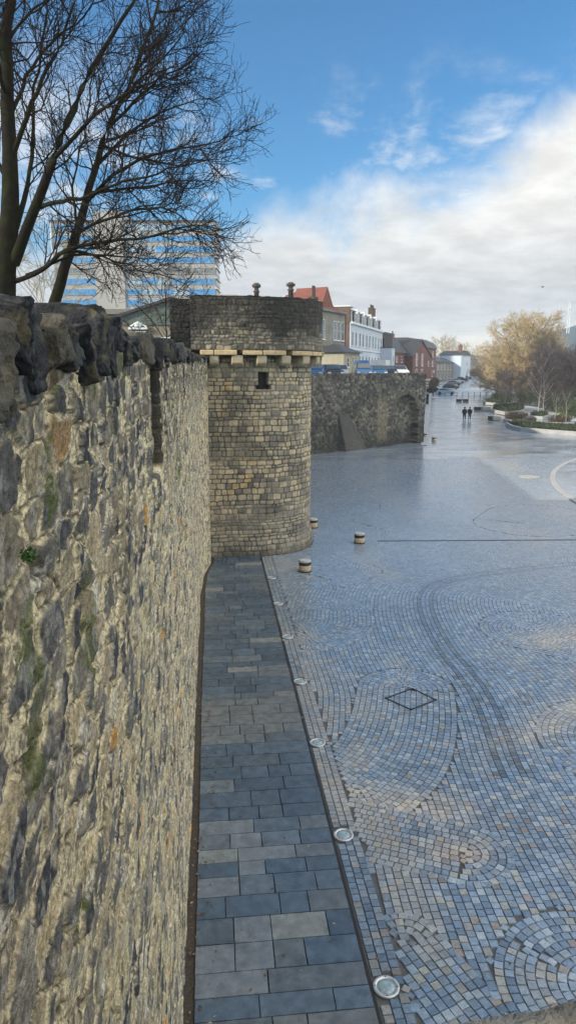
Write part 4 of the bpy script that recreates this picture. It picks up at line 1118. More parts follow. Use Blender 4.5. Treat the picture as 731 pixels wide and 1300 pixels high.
def auto_tree(name, label, base, height, crown_w, seed, mats, trunk_r=.3, low=.22, group=None, counts=(22, 9, 7, 4), twig=.014, upward=38, drop=.05):
    """a bare tree grown from its trunk: limbs to fill an oval crown, then three orders of twigs"""
    r = np.random.default_rng(seed)
    e = empty(name, base, r.random() * 6, label, 'tree', group)
    n = 14; zz = np.linspace(0, height * .8, n)
    P = np.stack([np.cumsum(r.normal(size=n)) * height * .006, np.cumsum(r.normal(size=n)) * height * .006, zz], 1); P[0, :2] = 0
    rd = trunk_r * (1 - .92 * np.linspace(0, 1, n) ** .8)
    k = counts[0]; t = low + (1 - low) * (np.arange(k) + .5) / k * .95; LPs, LRs = [], []
    for i in range(k):
        z = t[i] * height * .8; f = t[i] * (n - 1); st = np.array([np.interp(f, np.arange(n), P[:, c]) for c in range(3)])
        a = i * 2.4 + r.random() * .9
        reach = crown_w / 2 * math.sqrt(max(.06, 1 - ((t[i] - .42) / .68) ** 2)) * (.75 + .4 * r.random())
        lift = reach * math.tan(math.radians(upward)) * (.6 + .9 * t[i])
        end = st + np.array([math.cos(a) * reach, math.sin(a) * reach, min(lift, height - z - .3)])
        mid = (st + end) / 2 + np.array([0, 0, -reach * .08]) + r.normal(size=3) * reach * .07
        path = smooth3([st, mid * .5 + st * .5 + r.normal(size=3) * reach * .04, mid, end], 10)
        LPs.append(path); r0 = float(np.interp(f, np.arange(n), rd)) * .5; LRs.append(np.linspace(r0, twig * 1.8, 10))
    LP, LR = np.array(LPs), np.array(LRs)
    v, f = merge([tubes('', P[None], rd[None], 10, None, None), tubes('', LP, LR, 6, None, None)])
    mesh_obj('trunk', v, f, M[mats[0]], e, None, True)
    s = height / 18
    P1, R1 = grow(LP, LR, counts[1], .15, 1, 42, 3.4 * s, 7, twig * 2.6, twig * 1.2, seed + 1, drop, .14, .45)
    P2, R2 = grow(P1, R1, counts[2], .15, 1, 42, 1.7 * s, 5, twig * 1.5, twig * .9, seed + 2, drop, .2, .4)
    P3, R3 = grow(P2, R2, counts[3], .2, 1, 42, .9 * s, 4, twig, twig * .7, seed + 3, drop, .2, .3)
    v, f = merge([tubes('', P1, R1, 4, None, None), tubes('', P2, R2, 3, None, None), tubes('', P3, R3, 3, None, None)])
    mesh_obj('crown', v, f, M[mats[1]], e)
    return e

def gp(px, py): return on_ground(px, py)
p = gp(660, 508); auto_tree('bare_tree', 'largest golden bare tree, sunlit and round crowned, rising over the planting beds', (p[0], p[1], p[2] - .1), 16.2, 14.2, 21, ('goldbark', 'goldtwig'), .42, .10, counts=(46, 10, 8, 6), twig=.023, upward=30, drop=.0)
p = gp(640, 505); auto_tree('bare_tree', 'golden bare tree leaning over the far road, smaller and nearer the street', (p[0] + 3, p[1] + 12, p[2] + .1), 11.5, 11, 22, ('goldbark', 'goldtwig'), .3, .08, counts=(32, 9, 7, 4), twig=.022, upward=26, drop=-.02)
p = gp(684, 508); auto_tree('bare_tree', 'sunlit grey green bare tree between the largest golden one and the brown trees', (p[0], p[1], p[2] - .1), 11.2, 8.5, 23, ('goldbark', 'browntwig'), .36, .12, counts=(32, 8, 7, 4), twig=.021, upward=34)
p = gp(706, 507); auto_tree('bare_tree', 'brown spreading bare tree below the domed hill', (p[0], p[1] + 10, p[2] - .1), 6.6, 13, 24, ('goldbark', 'browntwig'), .34, .14, counts=(30, 10, 8, 5), twig=.022, upward=20, drop=.0)
p = gp(732, 506); auto_tree('bare_tree', 'brown bare tree cut by the edge under the mast', (p[0], p[1] + 6, p[2] - .1), 5.6, 12, 25, ('goldbark', 'browntwig'), .34, .14, counts=(28, 10, 8, 5), twig=.022, upward=22, drop=.0)
for i, (px, py, h, w, lab) in enumerate([(683, 529, 9.5, 3.6, 'slender pale stemmed birch at the bend of the light path'), (688, 527, 10.5, 3.8, 'slender pale stemmed birch close behind the one at the path bend'),
        (700, 521, 9, 5, 'dark twiggy young tree in front of the brown trees'), (712, 522, 9.5, 5, 'dark twiggy young tree between the birches and the lawn'), (722, 524, 9, 5.5, 'dark twiggy young tree standing by the bright lawn'),
        (733, 523, 9, 5.5, 'dark twiggy young tree cut by the photo edge'), (645, 514, 6.5, 6, 'small dark bushy tree beside the road mouth'), (633, 508, 5.5, 5, 'small dark bushy tree by the end of the iron bollards'), (653, 517, 6, 6, 'small dark bushy tree below the largest golden tree'),
        (712, 512, 10, 7, 'purplish bare thicket tree behind the young trees'), (726, 511, 10, 7, 'purplish bare thicket tree nearest the photo edge'), (695, 511, 9, 6, 'purplish bare thicket tree behind the birches')]):
    p = gp(px, py); auto_tree('young_tree', lab, (p[0], p[1], p[2] - .05), h, w, 40 + i, ('birchbark' if i < 2 else 'purpletwig', 'purpletwig'), .13 if i > 1 else .11, .22, 'young trees in the planted garden', (18, 8, 6, 3), .013, 52 if w < 6 else 35)
# thin staked saplings
for i, (px, py, h) in enumerate([(717, 546, 4.6), (640, 519.5, 3.6), (704, 540, 4.2), (648, 520, 3.2)]):
    p = gp(px, py)
    e = auto_tree('sapling', ['tall thin sapling in the front bed with the kerb', 'thin sapling in the bed behind the pair of stone benches', 'thin sapling beside the dark planter box in the front bed', 'thin sapling leaning over the rear hedges'][i], (p[0], p[1], p[2]), h, 1.3, 70 + i, ('birchbark', 'purpletwig'), .06, .4, 'thin saplings in the beds', (10, 5, 3, 2), .008, 60)
# far skyline trees
for i, (px, py, zc, h, w) in enumerate([(560, 476, 330, 17, 13), (567, 476, 350, 16, 14), (575, 477, 370, 14, 14), (580, 476, 420, 17, 14), (603, 476, 420, 13, 16), (612, 477, 400, 14, 15)]):
    q = at(px, py, zc)
    auto_tree('skyline_tree', 'small hazy bare tree on the skyline past the red brick houses' if i < 3 else 'small hazy bare tree on the skyline behind the pale end house', (q[0], q[1], float(ground_z(q[0], q[1])) - .1), h, w, 90 + i, ('browntwig', 'browntwig'), .3, .2, 'far trees past the red houses' if i < 3 else 'far trees behind the pale end house', (16, 7, 5, 3), .03)
# small thin trees behind the near wall
q = at(212, 440, 26); auto_tree('young_tree', 'thin greenish young tree in front of the slate gable and next to the tower', (q[0], q[1], 5.7), 4.6, 3.2, 110, ('bark', 'hedge2'), .06, .12, None, (16, 6, 4, 2), .008, 45)
q = at(50, 400, 24); auto_tree('young_tree', 'pale thin bare shrub tree seen between the two large trees', (q[0], q[1], 5.7), 5.6, 3.6, 111, ('browntwig', 'browntwig'), .06, .12, None, (18, 6, 4, 2), .007, 50)

# ------------------------------------------------------------------ 7. buildings
def house(name, label, p0, p1, depth, z0, z1, wall, group=None, cat='house'):
    """walls of a house: facade from p0 to p1 (left to right as seen); returns the empty and a frame (along, out)"""
    p0 = np.array(p0[:2], float); p1 = np.array(p1[:2], float); L_ = np.linalg.norm(p1 - p0)
    e = empty(name, (p0[0], p0[1], z0), math.atan2(p1[1] - p0[1], p1[0] - p0[0]), label, cat, group)
    m = MB(); m.box(0, L_, 0, depth, 0, z1 - z0); m.build('wall', M[wall], e)
    return e, L_, z1 - z0

def window(e, x, z, w, h, frame='white', pane='glass', name='window', bars=1, y=0.0, sill=True, rot=None):
    m = MB(); t = .07
    m.box(x - w / 2, x + w / 2, y - .05, y - .003, z, z + t); m.box(x - w / 2, x + w / 2, y - .05, y - .003, z + h - t, z + h)
    m.box(x - w / 2, x - w / 2 + t, y - .05, y - .003, z + t, z + h - t); m.box(x + w / 2 - t, x + w / 2, y - .05, y - .003, z + t, z + h - t)
    if bars: m.box(x - w / 2 + t, x + w / 2 - t, y - .042, y - .003, z + h * .5 - .025, z + h * .5 + .025)
    if sill: m.box(x - w / 2 - .1, x + w / 2 + .1, y - .16, y - .003, z - .1, z - .002)
    f = m.build(name, M[frame], e)
    m = MB(); m.box(x - w / 2 + t, x + w / 2 - t, y - .022, y - .004, z + t, z + h - t); m.build('pane', M[pane], f)
    return f

def gable_roof(e, x0, x1, y0, y1, z, rise, m, along='x', over=.3, name='roof'):
    mb = MB()
    if along == 'x':
        ym = (y0 + y1) / 2; mb.prismx([(y0 - over, z - .05), (ym, z + rise), (y1 + over, z - .05), (y1 + over, z - .2), (y0 - over, z - .2)], x0 - over, x1 + over)
    else:
        xm = (x0 + x1) / 2; mb.prismy([(x0 - over, z - .2), (x1 + over, z - .2), (x1 + over, z - .05), (xm, z + rise), (x0 - over, z - .05)], y0 - over, y1 + over)
    return mb.build(name, M[m], e)

def hip_roof(e, x0, x1, y0, y1, z, rise, m, over=.3, name='roof'):
    mb = MB(); x0 -= over; x1 += over; y0 -= over; y1 += over; d = min(x1 - x0, y1 - y0) / 2
    if x1 - x0 >= y1 - y0: r = [(x0 + d, (y0 + y1) / 2), (x1 - d, (y0 + y1) / 2)]
    else: r = [((x0 + x1) / 2, y0 + d), ((x0 + x1) / 2, y1 - d)]
    v = [(x0, y0, z), (x1, y0, z), (x1, y1, z), (x0, y1, z), (*r[0], z + rise), (*r[1], z + rise)]
    if x1 - x0 >= y1 - y0: fs = [(0, 1, 5, 4), (1, 2, 5), (2, 3, 4, 5), (3, 0, 4), (3, 2, 1, 0)]
    else: fs = [(0, 1, 4), (1, 2, 5, 4), (2, 3, 5), (3, 0, 4, 5), (3, 2, 1, 0)]
    mb.add(v, fs); return mb.build(name, M[m], e)

def chimney(e, x, y, z, h, w=.6, pots=2, m='stone_grey'):
    mb = MB(); mb.box(x - w / 2, x + w / 2, y - w / 2, y + w / 2, z, z + h); mb.box(x - w / 2 - .07, x + w / 2 + .07, y - w / 2 - .07, y + w / 2 + .07, z + h, z + h + .14)
    c = mb.build('chimney', M[m], e)
    for i in range(pots):
        xx = x + (i - (pots - 1) / 2) * w * .5
        mb = MB(); mb.lathe([(.12, 0), (.10, .5), (.14, .55), (.14, .62)], 10, (xx, y, z + h + .14)); mb.build('chimney_pot', M['pot'], c)
    return c

# grey stone house with red tiled roof
A0, B0 = at(403, 470, 95), at(437, 470, 103)
e, L_, H_ = house('stone_house', 'grey stone house with red tiled hip roof and tall white windows above the flint wall', A0, B0, 9, 5.7, 14.7, 'grey_brick')
for fx in (.18, .60, .74, .90): window(e, L_ * fx, 5.0, .95, 2.6)
for fx in (.18, .50): window(e, L_ * fx, .6, .9, 2.7)
m = MB(); m.box(L_ * .62, L_ * .84, -.08, -.003, 0, 3.1); d_ = m.build('door', M['white'], e)
m = MB(); m.box(L_ * .65, L_ * .81, -.11, -.082, .2, 2.9); m.build('pane', M['glass'], d_)
m = MB(); m.box(-.05, L_ + .05, -.12, -.003, 4.1, 4.35); m.build('string_course', M['stone_grey'], e)
m = MB(); m.box(-.2, L_ + .2, -.3, -.003, 8.7, 9.0); m.build('cornice', M['stone_grey'], e)
m = MB(); m.tube([(L_ - .1, -.12, 0), (L_ - .1, -.12, 8.7)], .06, 6); m.build('drainpipe', M['iron'], e)
hip_roof(e, 0, L_ * .85, 0, 9, 9.0, 2.7, 'red_tile')
mb = MB(); mb.prismy([(L_ * .18, 9.4), (L_ * .62, 9.4), (L_ * .40, 12.0)], .3, 5); mb.build('gable', M['red_tile'], e)
mb = MB(); mb.prismy([(L_ * .62, 9.0), (L_ * 1.0, 9.0), (L_ * .78, 11.6)], 2.0, 8.5); mb.build('slate_gable', M['slate'], e)
# chimney-topped house hidden behind the tower
A1, B1 = at(318, 470, 62), at(404, 470, 80)
e, L_, H_ = house('chimney_house', 'house hidden behind the tower with only its dark chimneys showing above the parapet', A1, B1, 8, 5.7, 10.0, 'grey_brick')
gable_roof(e, 0, L_, 0, 8, 4.3, 1.6, 'slate')
tmp = e
def chim_at(px, py, zc, w, pots, e):
    q = at(px, py, zc); c = Vector(q) - Vector(e.location); c = Matrix.Rotation(-e.rotation_euler[2], 3, 'Z') @ c
    mb = MB(); x, y, z1 = c.x, c.y, c.z
    if pots == 1:
        mb.lathe([(w * .5, 4.4 - z1), (w * .45, -.75), (w * .6, -.7), (w * .62, -.62), (w * .42, -.58), (w * .40, -.34), (w * .78, -.26), (w * .80, -.02), (w * .5, .02), (w * .45, .12)], 12, (x, y, z1))
        return mb.build('chimney', M['pot'], e, True)
    mb.box(x - w / 2, x + w / 2, y - .3, y + .3, 4.4, z1 - 1.5); mb.box(x - w / 2 - .12, x + w / 2 + .12, y - .4, y + .4, z1 - 1.5, z1 - 1.25)
    ch = mb.build('chimney', M['pot'], e)
    for d in (-.26, .26):
        mb = MB(); mb.lathe([(.15, -1.25), (.12, -.1), (.15, -.05), (.15, 0)], 10, (x + d, y, z1)); mb.build('chimney_pot', M['pot'], ch)
chim_at(325.5, 361, 67, .52, 1, e); chim_at(369, 360, 76, .62, 1, e); chim_at(398, 363, 82, 1.2, 2, e)
# brick gabled terrace with white fronts
A2, B2 = at(443, 470, 123), at(483.5, 470, 153)
A2[:2] = A2[:2]; L2 = np.linalg.norm(B2[:2] - A2[:2]); nh = 5; dirT = (B2[:2] - A2[:2]) / L2
for k in range(nh):
    pa = A2[:2] + dirT * (L2 * k / nh + (.02 if k else 0)); pb = A2[:2] + dirT * (L2 * (k + 1) / nh)
    lab = ['white fronted terraced house with bare brown brick end wall, next to the small slate hut', 'second white terraced house from the brown brick end wall', 'middle white terraced house of the row of five with dark dormers',
           'fourth white terraced house, next before the one with tall chimneys', 'white terraced house at the far end with tall clustered chimneys'][k]
    e, L_, H_ = house('terraced_house', lab, pa, pb, 9, 5.7, 14.7, 'brown_brick', 'white terraced houses')
    m = MB(); m.box(0, L_, -.12, -.003, 0, 9.0); m.build('facade', M['whitewall'], e)
    m = MB(); m.box(0, L_, -.45, -.125, 8.75, 9.1); m.build('cornice', M['white'], e)
    m = MB(); m.box(0, L_, -.28, -.125, 4.4, 4.6); m.build('string_course', M['white'], e)
    for fx in (.26, .72):
        for z, h in ((5.1, 2.4), (.9, 2.6)): window(e, L_ * fx, z, 1.15, h, y=-.12)
    m = MB(); m.box(L_ * .45, L_ * .58, -.2, -.125, 0, 2.7); m.build('door', M['car_blue' if k % 2 else 'car_dark'], e)
    mb = MB(); mb.prismx([(0, 9.0), (1.6, 11.3), (7.4, 11.3), (9, 9.0)], 0, L_); mb.build('roof', M['slate'], e)
    for fx in (.28, .74):
        mb = MB(); x = L_ * fx; mb.box(x - .75, x + .75, .15, 2.6, 9.15, 11.1); d_ = mb.build('dormer', M['slate'], e)
        mb = MB(); mb.box(x - .9, x + .9, -.02, 2.7, 11.1, 11.25); mb.build('dormer_roof', M['white'], d_)
        window(d_, x, 9.3, 1.25, 1.7, y=.15, sill=False)
    mb = MB(); mb.box(-.15, .18, .0, 9, 9.0, 11.6); mb.build('party_wall', M['white' if k else 'brown_brick'], e)
    if k == 0:
        mb = MB(); mb.box(-.3, L_ * .5, -.1, 4.0, 11.55, 11.75); mb.build('flat_roof', M['white'], e)
    if k == nh - 1:
        for xx in (L_ - 2.6, L_ - .6): chimney(e, xx, 2.0, 11.2, 2.4, 1.0, 3, 'pot')
    if k == 3: 
        mb = MB(); mb.box(.4, L_ - .4, -3.0, -.13, 0, 2.9); mb.build('porch', M['white'], e)
# small hut with slate roof
A3, B3 = at(436, 470, 92), at(456, 470, 98)
e, L_, H_ = house('small_hut', 'small cream hut with low dark slate roof in front of the white terrace', A3, B3, 4.5, 5.7, 8.9, 'cream', cat='hut')
hip_roof(e, 0, L_, 0, 4.5, 3.2, 1.15, 'slate', .45)
window(e, L_ * .25, 1.3, .9, 1.2); window(e, L_ * .85, .5, .5, 2.2); window(e, L_ * .58, .5, .5, 2.2)
# black building and white slab beyond the terrace
A4, B4 = at(486.5, 470, 158), at(497, 470, 166)
e, L_, H_ = house('black_building', 'black clad flat topped building between the white terrace and red houses', A4, B4, 7, 5.7, 14.6, 'black_clad', cat='building')
mb = MB(); mb.box(-.15, L_ + .15, -.15, 7.15, H_, H_ + .3); mb.build('roof', M['slate'], e); window(e, L_ * .4, 1.2, 1.2, 1.6, 'black_clad')
A5, B5 = at(496.3, 470, 150), at(500.2, 470, 154)
e, L_, H_ = house('white_annex', 'narrow white rendered annex standing before the black building', A5, B5, 3, 5.7, 11.2, 'whitewall', cat='building'); mb = MB(); mb.box(-.1, L_ + .1, -.1, 3.1, H_, H_ + .15); mb.build('roof', M['slate'], e)
window(e, L_ * .5, 2.6, .8, 1.3)
# red brick houses
A6, B6 = at(499, 473, 176), at(523, 473, 188)
e, L_, H_ = house('brick_house', 'long red brick house with broad dark slate roof and chimney', A6, B6, 9, 5.2, 11.0, 'red_brick', 'red brick houses')
gable_roof(e, 0, L_, 0, 9, H_, 3.6, 'slate'); chimney(e, L_ * .75, 4.5, H_ + 2.8, 2.0, .8, 2, 'red_brick')
for fx in (.15, .4, .65, .9): window(e, L_ * fx, 3.4, 1.1, 1.4); window(e, L_ * fx, .7, 1.2, 1.6)
A7, B7 = at(523, 476, 182), at(546, 476, 196)
e, L_, H_ = house('brick_house', 'red brick house turned gable end on, with white window bays', A7, B7, 10, 4.5, 10.2, 'red_brick', 'red brick houses')
mb = MB(); mb.prismy([(0, H_), (L_, H_), (L_ * .42, H_ + 3.9)], 0, .25); mb.build('gable', M['red_brick'], e)
mb = MB(); mb.prismy([(-.35, H_ - .25), (L_ * .42, H_ + 4.15), (L_ + .35, H_ - .25), (L_ + .35, H_ - .02), (L_ * .42, H_ + 4.4), (-.35, H_ - .02)], -.3, 10.2); mb.build('roof', M['slate'], e)
for fx in (.2, .5): window(e, L_ * fx, 3.2, 1.5, 3.2); window(e, L_ * fx, .4, 1.5, 2.0)
window(e, L_ * .85, 3.2, .9, 1.4)
A8, B8 = at(531, 476, 205), at(552, 476, 222)
e, L_, H_ = house('brick_house', 'tall dark red brick block with rounded dark roof, furthest along the row', A8, B8, 12, 4.0, 13.2, 'red_brick', 'red brick houses')
mb = MB(); mb.prismx([(-.3, H_ - .05), (1.0, H_ + 1.7), (3.5, H_ + 2.7), (8.5, H_ + 2.7), (11, H_ + 1.7), (12.3, H_ - .05)], -.3, L_ + .3); mb.build('roof', M['slate'], e)
for fx in (.2, .5, .8):
    for z in (.8, 3.8, 6.6): window(e, L_ * fx, z, 1.2, 1.7)
# grey row and pale end house by the far road
A9, B9 = at(553, 478, 232), at(584, 478, 262)
e, L_, H_ = house('stone_terrace', 'long low grey stone row behind the parked cars', A9, B9, 8, 3.2, 9.4, 'stone_grey', cat='building')
gable_roof(e, 0, L_, 0, 8, H_, 1.6, 'slate')
for k in range(8): window(e, L_ * (.06 + .125 * k), 3.6, 1.1, 1.5); window(e, L_ * (.06 + .125 * k), .6, 1.1, 1.8)
A10, B10 = at(584, 478, 250), at(595.5, 478, 258)
e, L_, H_ = house('end_house', 'pale blue white end house with brick chimney at the top of the road', A10, B10, 8, 3.4, 12.0, 'whitewall', cat='house')
gable_roof(e, 0, L_, 0, 8, H_, 1.4, 'slate', 'y'); chimney(e, L_ * .3, 1.5, H_ - .1, 3.2, 1.1, 2, 'red_brick'); window(e, L_ * .7, 4.8, 1.0, 1.5); window(e, L_ * .7, 1.0, 1.0, 1.6)
for i, (px0, px1, zc, top) in enumerate([(597, 612, 380, 452), (612, 634, 430, 455), (574, 586, 340, 450)]):
    q0, q1 = at(px0, 480, zc), at(px1, 480, zc + 8); zt = float(at(px0, top, zc)[2])
    e, L_, H_ = house('distant_house', ['low grey house past the pale end house', 'low grey house half lost behind the golden trees', 'grey house roof showing over the stone row'][i], q0, q1, 9, 4.0, zt - 1.5, 'stone_grey')
    gable_roof(e, 0, L_, 0, 9, H_, 2.2, 'slate'); [window(e, L_ * fx, 2.0, 1.3, 1.6) for fx in (.2, .5, .8)]

# office block
ZO = 220.0
O0, O1 = at(77, 470, ZO), at(276, 470, ZO)
oe = empty('office_block', (O0[0], O0[1], 5.7), math.atan2(O1[1] - O0[1], O1[0] - O0[0]), 'tall concrete office block with bright blue panel bands behind the bare trees', 'building')
LO = float(np.linalg.norm((O1 - O0)[:2])); zt = float(at(180, 287, ZO)[2]) - 5.7; fl_h = 12.6 * ZO / F
xa, xb = LO * (53 / 199), LO * (86 / 199)
m = MB(); m.box(0, xa, 0, 13, 0, zt - .5); m.build('wall', M['concrete'], oe)
m = MB(); m.box(xb, LO, 0, 13, 0, zt - .5); m.build('wall', M['concrete'], oe)
m = MB(); m.box(xa - .4, xb + .2, -.5, 13.5, 0, zt + 2.6); m.build('core_tower', M['concrete2'], oe)
m = MB(); m.box(-.3, xa - .4, -.4, 13.3, zt - .5, zt); m.box(xb + .2, LO + .4, -.4, 13.3, zt - .5, zt); m.build('roof_slab', M['slate'], oe)
nf = int((zt - 1) / fl_h); seq = 'BBBBGBBBBGBBBBG'
for k in range(nf):
    z1 = zt - 1.2 - k * fl_h; kind = seq[k % len(seq)]
    for (s0, s1, tag_) in ((.4, xa - .6, 'l'), (xb + .6, LO - .3, 'r')):
        m = MB(); m.box(s0, s1, -.12, -.003, z1 - 1.75, z1); wb = m.build('window_band', M['greyglass' if kind == 'G' else 'paleblue'], oe)
        n = max(2, int((s1 - s0) / 1.55)); mb = MB(); run = None
        mb.box(s0 - .06, s1 + .06, -.2, -.122, z1 - .1, z1 + .05); mb.box(s0 - .06, s1 + .06, -.2, -.122, z1 - 1.8, z1 - 1.68)
        for q in range(n + 1):
            x = s0 + (s1 - s0) * q / n; mb.box(x - .06, x + .06, -.195, -.122, z1 - 1.67, z1 - .11)
            on = q < n and kind == 'B' and h01(q // 3, k, 5 if tag_ == 'l' else 6) < (.85 if (q > n * .70 or tag_ == 'l') else .55)
            if on and run is None: run = x
            if not on and run is not None:
                bl = MB(); bl.box(run + .08, x - .08, -.165, -.123, z1 - 1.65, z1 - .12); bl.build('blue_panel', M['bluepanel'], wb); run = None
        mb.build('window_frame', M['concrete2'], wb)
    m = MB()
    m.box(LO + .003, LO + .12, .8, 12.2, z1 - 1.7, z1); m.build('window_band', M['greyglass'], oe)
    m = MB(); m.box(LO + .003, LO + .5, -.3, 13.2, z1 + .05, z1 + .35); m.build('floor_edge', M['white'], oe)
m = MB(); m.box(-.42, -.06, -.4, .0, zt - 12, zt - .52); m.build('corner_trim', M['white'], oe)

# low rendered building and slate gable just behind the wall
q0, q1 = at(84, 470, 52), at(172, 470, 52)
e, L_, H_ = house('rendered_building', 'low weathered rendered building with flat parapet behind the wall top stones', q0, q1, 8, 5.7, float(at(120, 400, 52)[2]), 'render_grey', cat='building')
mb = MB(); mb.box(-.2, L_ + .1, -.2, 8.2, H_, H_ + .35); mb.build('roof_edge', M['stone_grey'], e)
mb = MB(); mb.tube([(L_ * .62, -.1, 0), (L_ * .62, -.1, H_ - .8)], .07, 6); mb.box(L_ * .62 - .16, L_ * .62 + .16, -.2, -.003, H_ - 1.1, H_ - .7); mb.build('drainpipe', M['iron'], e)
mb = MB(); mb.box(0, L_ * .98, -.12, -.003, H_ - .9, H_ - .78); mb.build('string_course', M['stone_grey'], e)
q0, q1 = at(152, 470, 50), at(290, 470, 50)
eL = np.linalg.norm((q1 - q0)[:2]); eav = float(at(150, 404, 50)[2]) - 5.7; pk = float(at(222, 383, 50)[2]) - 5.7
e = empty('gabled_house', (q0[0], q0[1], 5.7), math.atan2(q1[1] - q0[1], q1[0] - q0[0]), 'green grey slate hung gable house with ornate white window, next to the tower', 'house')
m = MB(); m.prismy([(0, 0), (eL, 0), (eL, eav), (eL / 2, pk), (0, eav)], 0, 9); m.build('wall', M['render_grey'], e)
m = MB(); z_ = 1.0 + eav - 1.4; m.prismy([(.02, eav - .5), (eL - .02, eav - .5), (eL - .02, eav - .02), (eL / 2, pk - .03), (.02, eav - .02)], -.09, -.003); m.build('slate_hanging', M['green_slate'], e)
m = MB(); m.prismy([(-.25, eav - .12), (eL / 2, pk + .05), (eL + .25, eav - .12), (eL + .25, eav + .08), (eL / 2, pk + .25), (-.25, eav + .08)], -.3, 9.2); m.build('roof', M['slate'], e)
# ornate white window with a curved pediment
wx = 1.45; zb = float(at(176, 445, 50)[2]) - 5.7
m = MB(); w_ = .52
m.box(wx - w_, wx - w_ + .13, -.2, -.003, zb, zb + 1.05); m.box(wx + w_ - .13, wx + w_, -.2, -.003, zb, zb + 1.05)
for k in range(10):
    a0, a1 = math.pi * k / 10, math.pi * (k + 1) / 10
    m.add([(wx - (w_ - .13) * math.cos(a0), -.2, zb + .85 + .28 * math.sin(a0)), (wx - (w_ - .13) * math.cos(a1), -.2, zb + .85 + .28 * math.sin(a1)), (wx - w_ * math.cos(a1), -.2, zb + .95 + .34 * math.sin(a1)), (wx - w_ * math.cos(a0), -.2, zb + .95 + .34 * math.sin(a0))], [(0, 1, 2, 3)])
m.box(wx - w_ - .14, wx + w_ + .14, -.3, -.003, zb + 1.42, zb + 1.55)
m.lathe([(.20, 0), (.26, .1), (.2, .3), (.05, .4)], 14, (wx, -.15, zb + 1.55))
m.tube([(wx - w_ - .1, -.15, zb + 1.6), (wx - w_ * .6, -.15, zb + 1.72), (wx - .2, -.15, zb + 1.85)], .06, 6); m.tube([(wx + w_ + .1, -.15, zb + 1.6), (wx + w_ * .6, -.15, zb + 1.72), (wx + .2, -.15, zb + 1.85)], .06, 6)
m.box(wx - w_ - .02, wx + w_ + .02, -.22, -.003, zb + 1.22, zb + 1.30)
wf = m.build('ornate_window', M['white'], e); m = MB(); m.box(wx - w_ + .13, wx + w_ - .13, -.05, -.004, zb, zb + .95); m.build('pane', M['glass'], wf)
window(e, 3.4, zb, .7, .9)

# ------------------------------------------------------------------ 8. cars
CARP = [(-2.1, .28), (-2.12, .55), (-2.05, .86), (-1.85, .95), (-1.45, 1.38), (-.9, 1.46), (.1, 1.44), (.95, .98), (1.75, .86), (2.08, .66), (2.12, .32), (1.75, .24), (-1.7, .24)]
def make_car(paint, label, loc, rz, group, van=False):
    e = empty('parked_car', loc, rz, label, 'car', group)
    prof = CARP if not van else [(-2.3, .3), (-2.32, .7), (-2.28, 1.75), (-2.1, 1.92), (.9, 1.92), (1.35, 1.6), (1.75, 1.08), (2.25, .95), (2.32, .6), (2.3, .32), (1.8, .24), (-1.8, .24)]
    # body: profile with tucked-in greenhouse
    vs, fs = [], []; n = len(prof); ys = [-.86, -.80, .80, .86]
    def half(z): return .86 - max(0, z - .85) * .30
    for s in (-1, 1):
        for k, (x, z) in enumerate(prof): vs.append((x, s * half(z), z))
    for k in range(n): fs.append((k, (k + 1) % n, n + (k + 1) % n, n + k))
    fs.append(tuple(range(n - 1, -1, -1))); fs.append(tuple(range(n, 2 * n)))
    b = mesh_obj('body', vs, fs, M[paint], e); mod = b.modifiers.new('bevel', 'BEVEL'); mod.width = .07; mod.segments = 3; mod.limit_method = 'ANGLE'; mod.angle_limit = .5
    if van: side = [(-.2, 1.12), (-.2, 1.7), (.85, 1.7), (1.25, 1.5), (1.5, 1.12)]; fr = [(1.40, 1.60), (1.78, 1.12)]; rear = None
    else: side = [(-1.62, 1.02), (-1.35, 1.32), (-.85, 1.38), (.05, 1.37), (.75, 1.02)]; fr = [(.18, 1.42), (.93, 1.02)]; rear = [(-1.50, 1.36), (-1.84, .99)]
    for s in (-1, 1):
        m = MB(); v = [(x, s * (half(z) + .012), z) for x, z in side]; m.add(v, [tuple(range(len(v)))[::s]]); m.build('side_window', M['glass'], e)
    for nm, ln in (('windscreen', fr), ('rear_window', rear)):
        if ln is None: continue
        (xa_, za), (xb_, zb_) = ln; dx = .02 if nm == 'windscreen' else -.02
        m = MB(); m.add([(xa_ + dx, -half(za) + .09, za + .012), (xb_ + dx, -half(zb_) + .09, zb_ + .012), (xb_ + dx, half(zb_) - .09, zb_ + .012), (xa_ + dx, half(za) - .09, za + .012)], [(0, 1, 2, 3) if nm == 'windscreen' else (3, 2, 1, 0)]); m.build(nm, M['glass'], e)
    for x in (-1.3, 1.32):
        for s in (-1, 1):
            w = bpy.data.objects.new('wheel', None); w = MB(); w.lathe([(.20, -.1), (.31, -.1), (.33, -.06), (.33, .06), (.31, .1), (.20, .1)], 20, (0, 0, 0), 'y'); o = w.build('wheel', M['tyre'], e, True); o.location = (x, s * .80, .33)
            w = MB(); w.lathe([(.21, -.085), (.21, .085)], 14, (0, 0, 0), 'y'); w.build('rim', M['rim'], o)
    fx = 2.06 if not van else 2.26
    for s in (-1, 1):
        m = MB(); m.box(fx - .12, fx + .05, s * .62 - .16, s * .62 + .16, .58, .74); m.build('headlight', M['lamp'], e)
        m = MB(); m.box(-fx - .06, -fx + .06, s * .66 - .12, s * .66 + .12, .70, .86); m.build('tail_light', M['taillamp'], e)
    return e
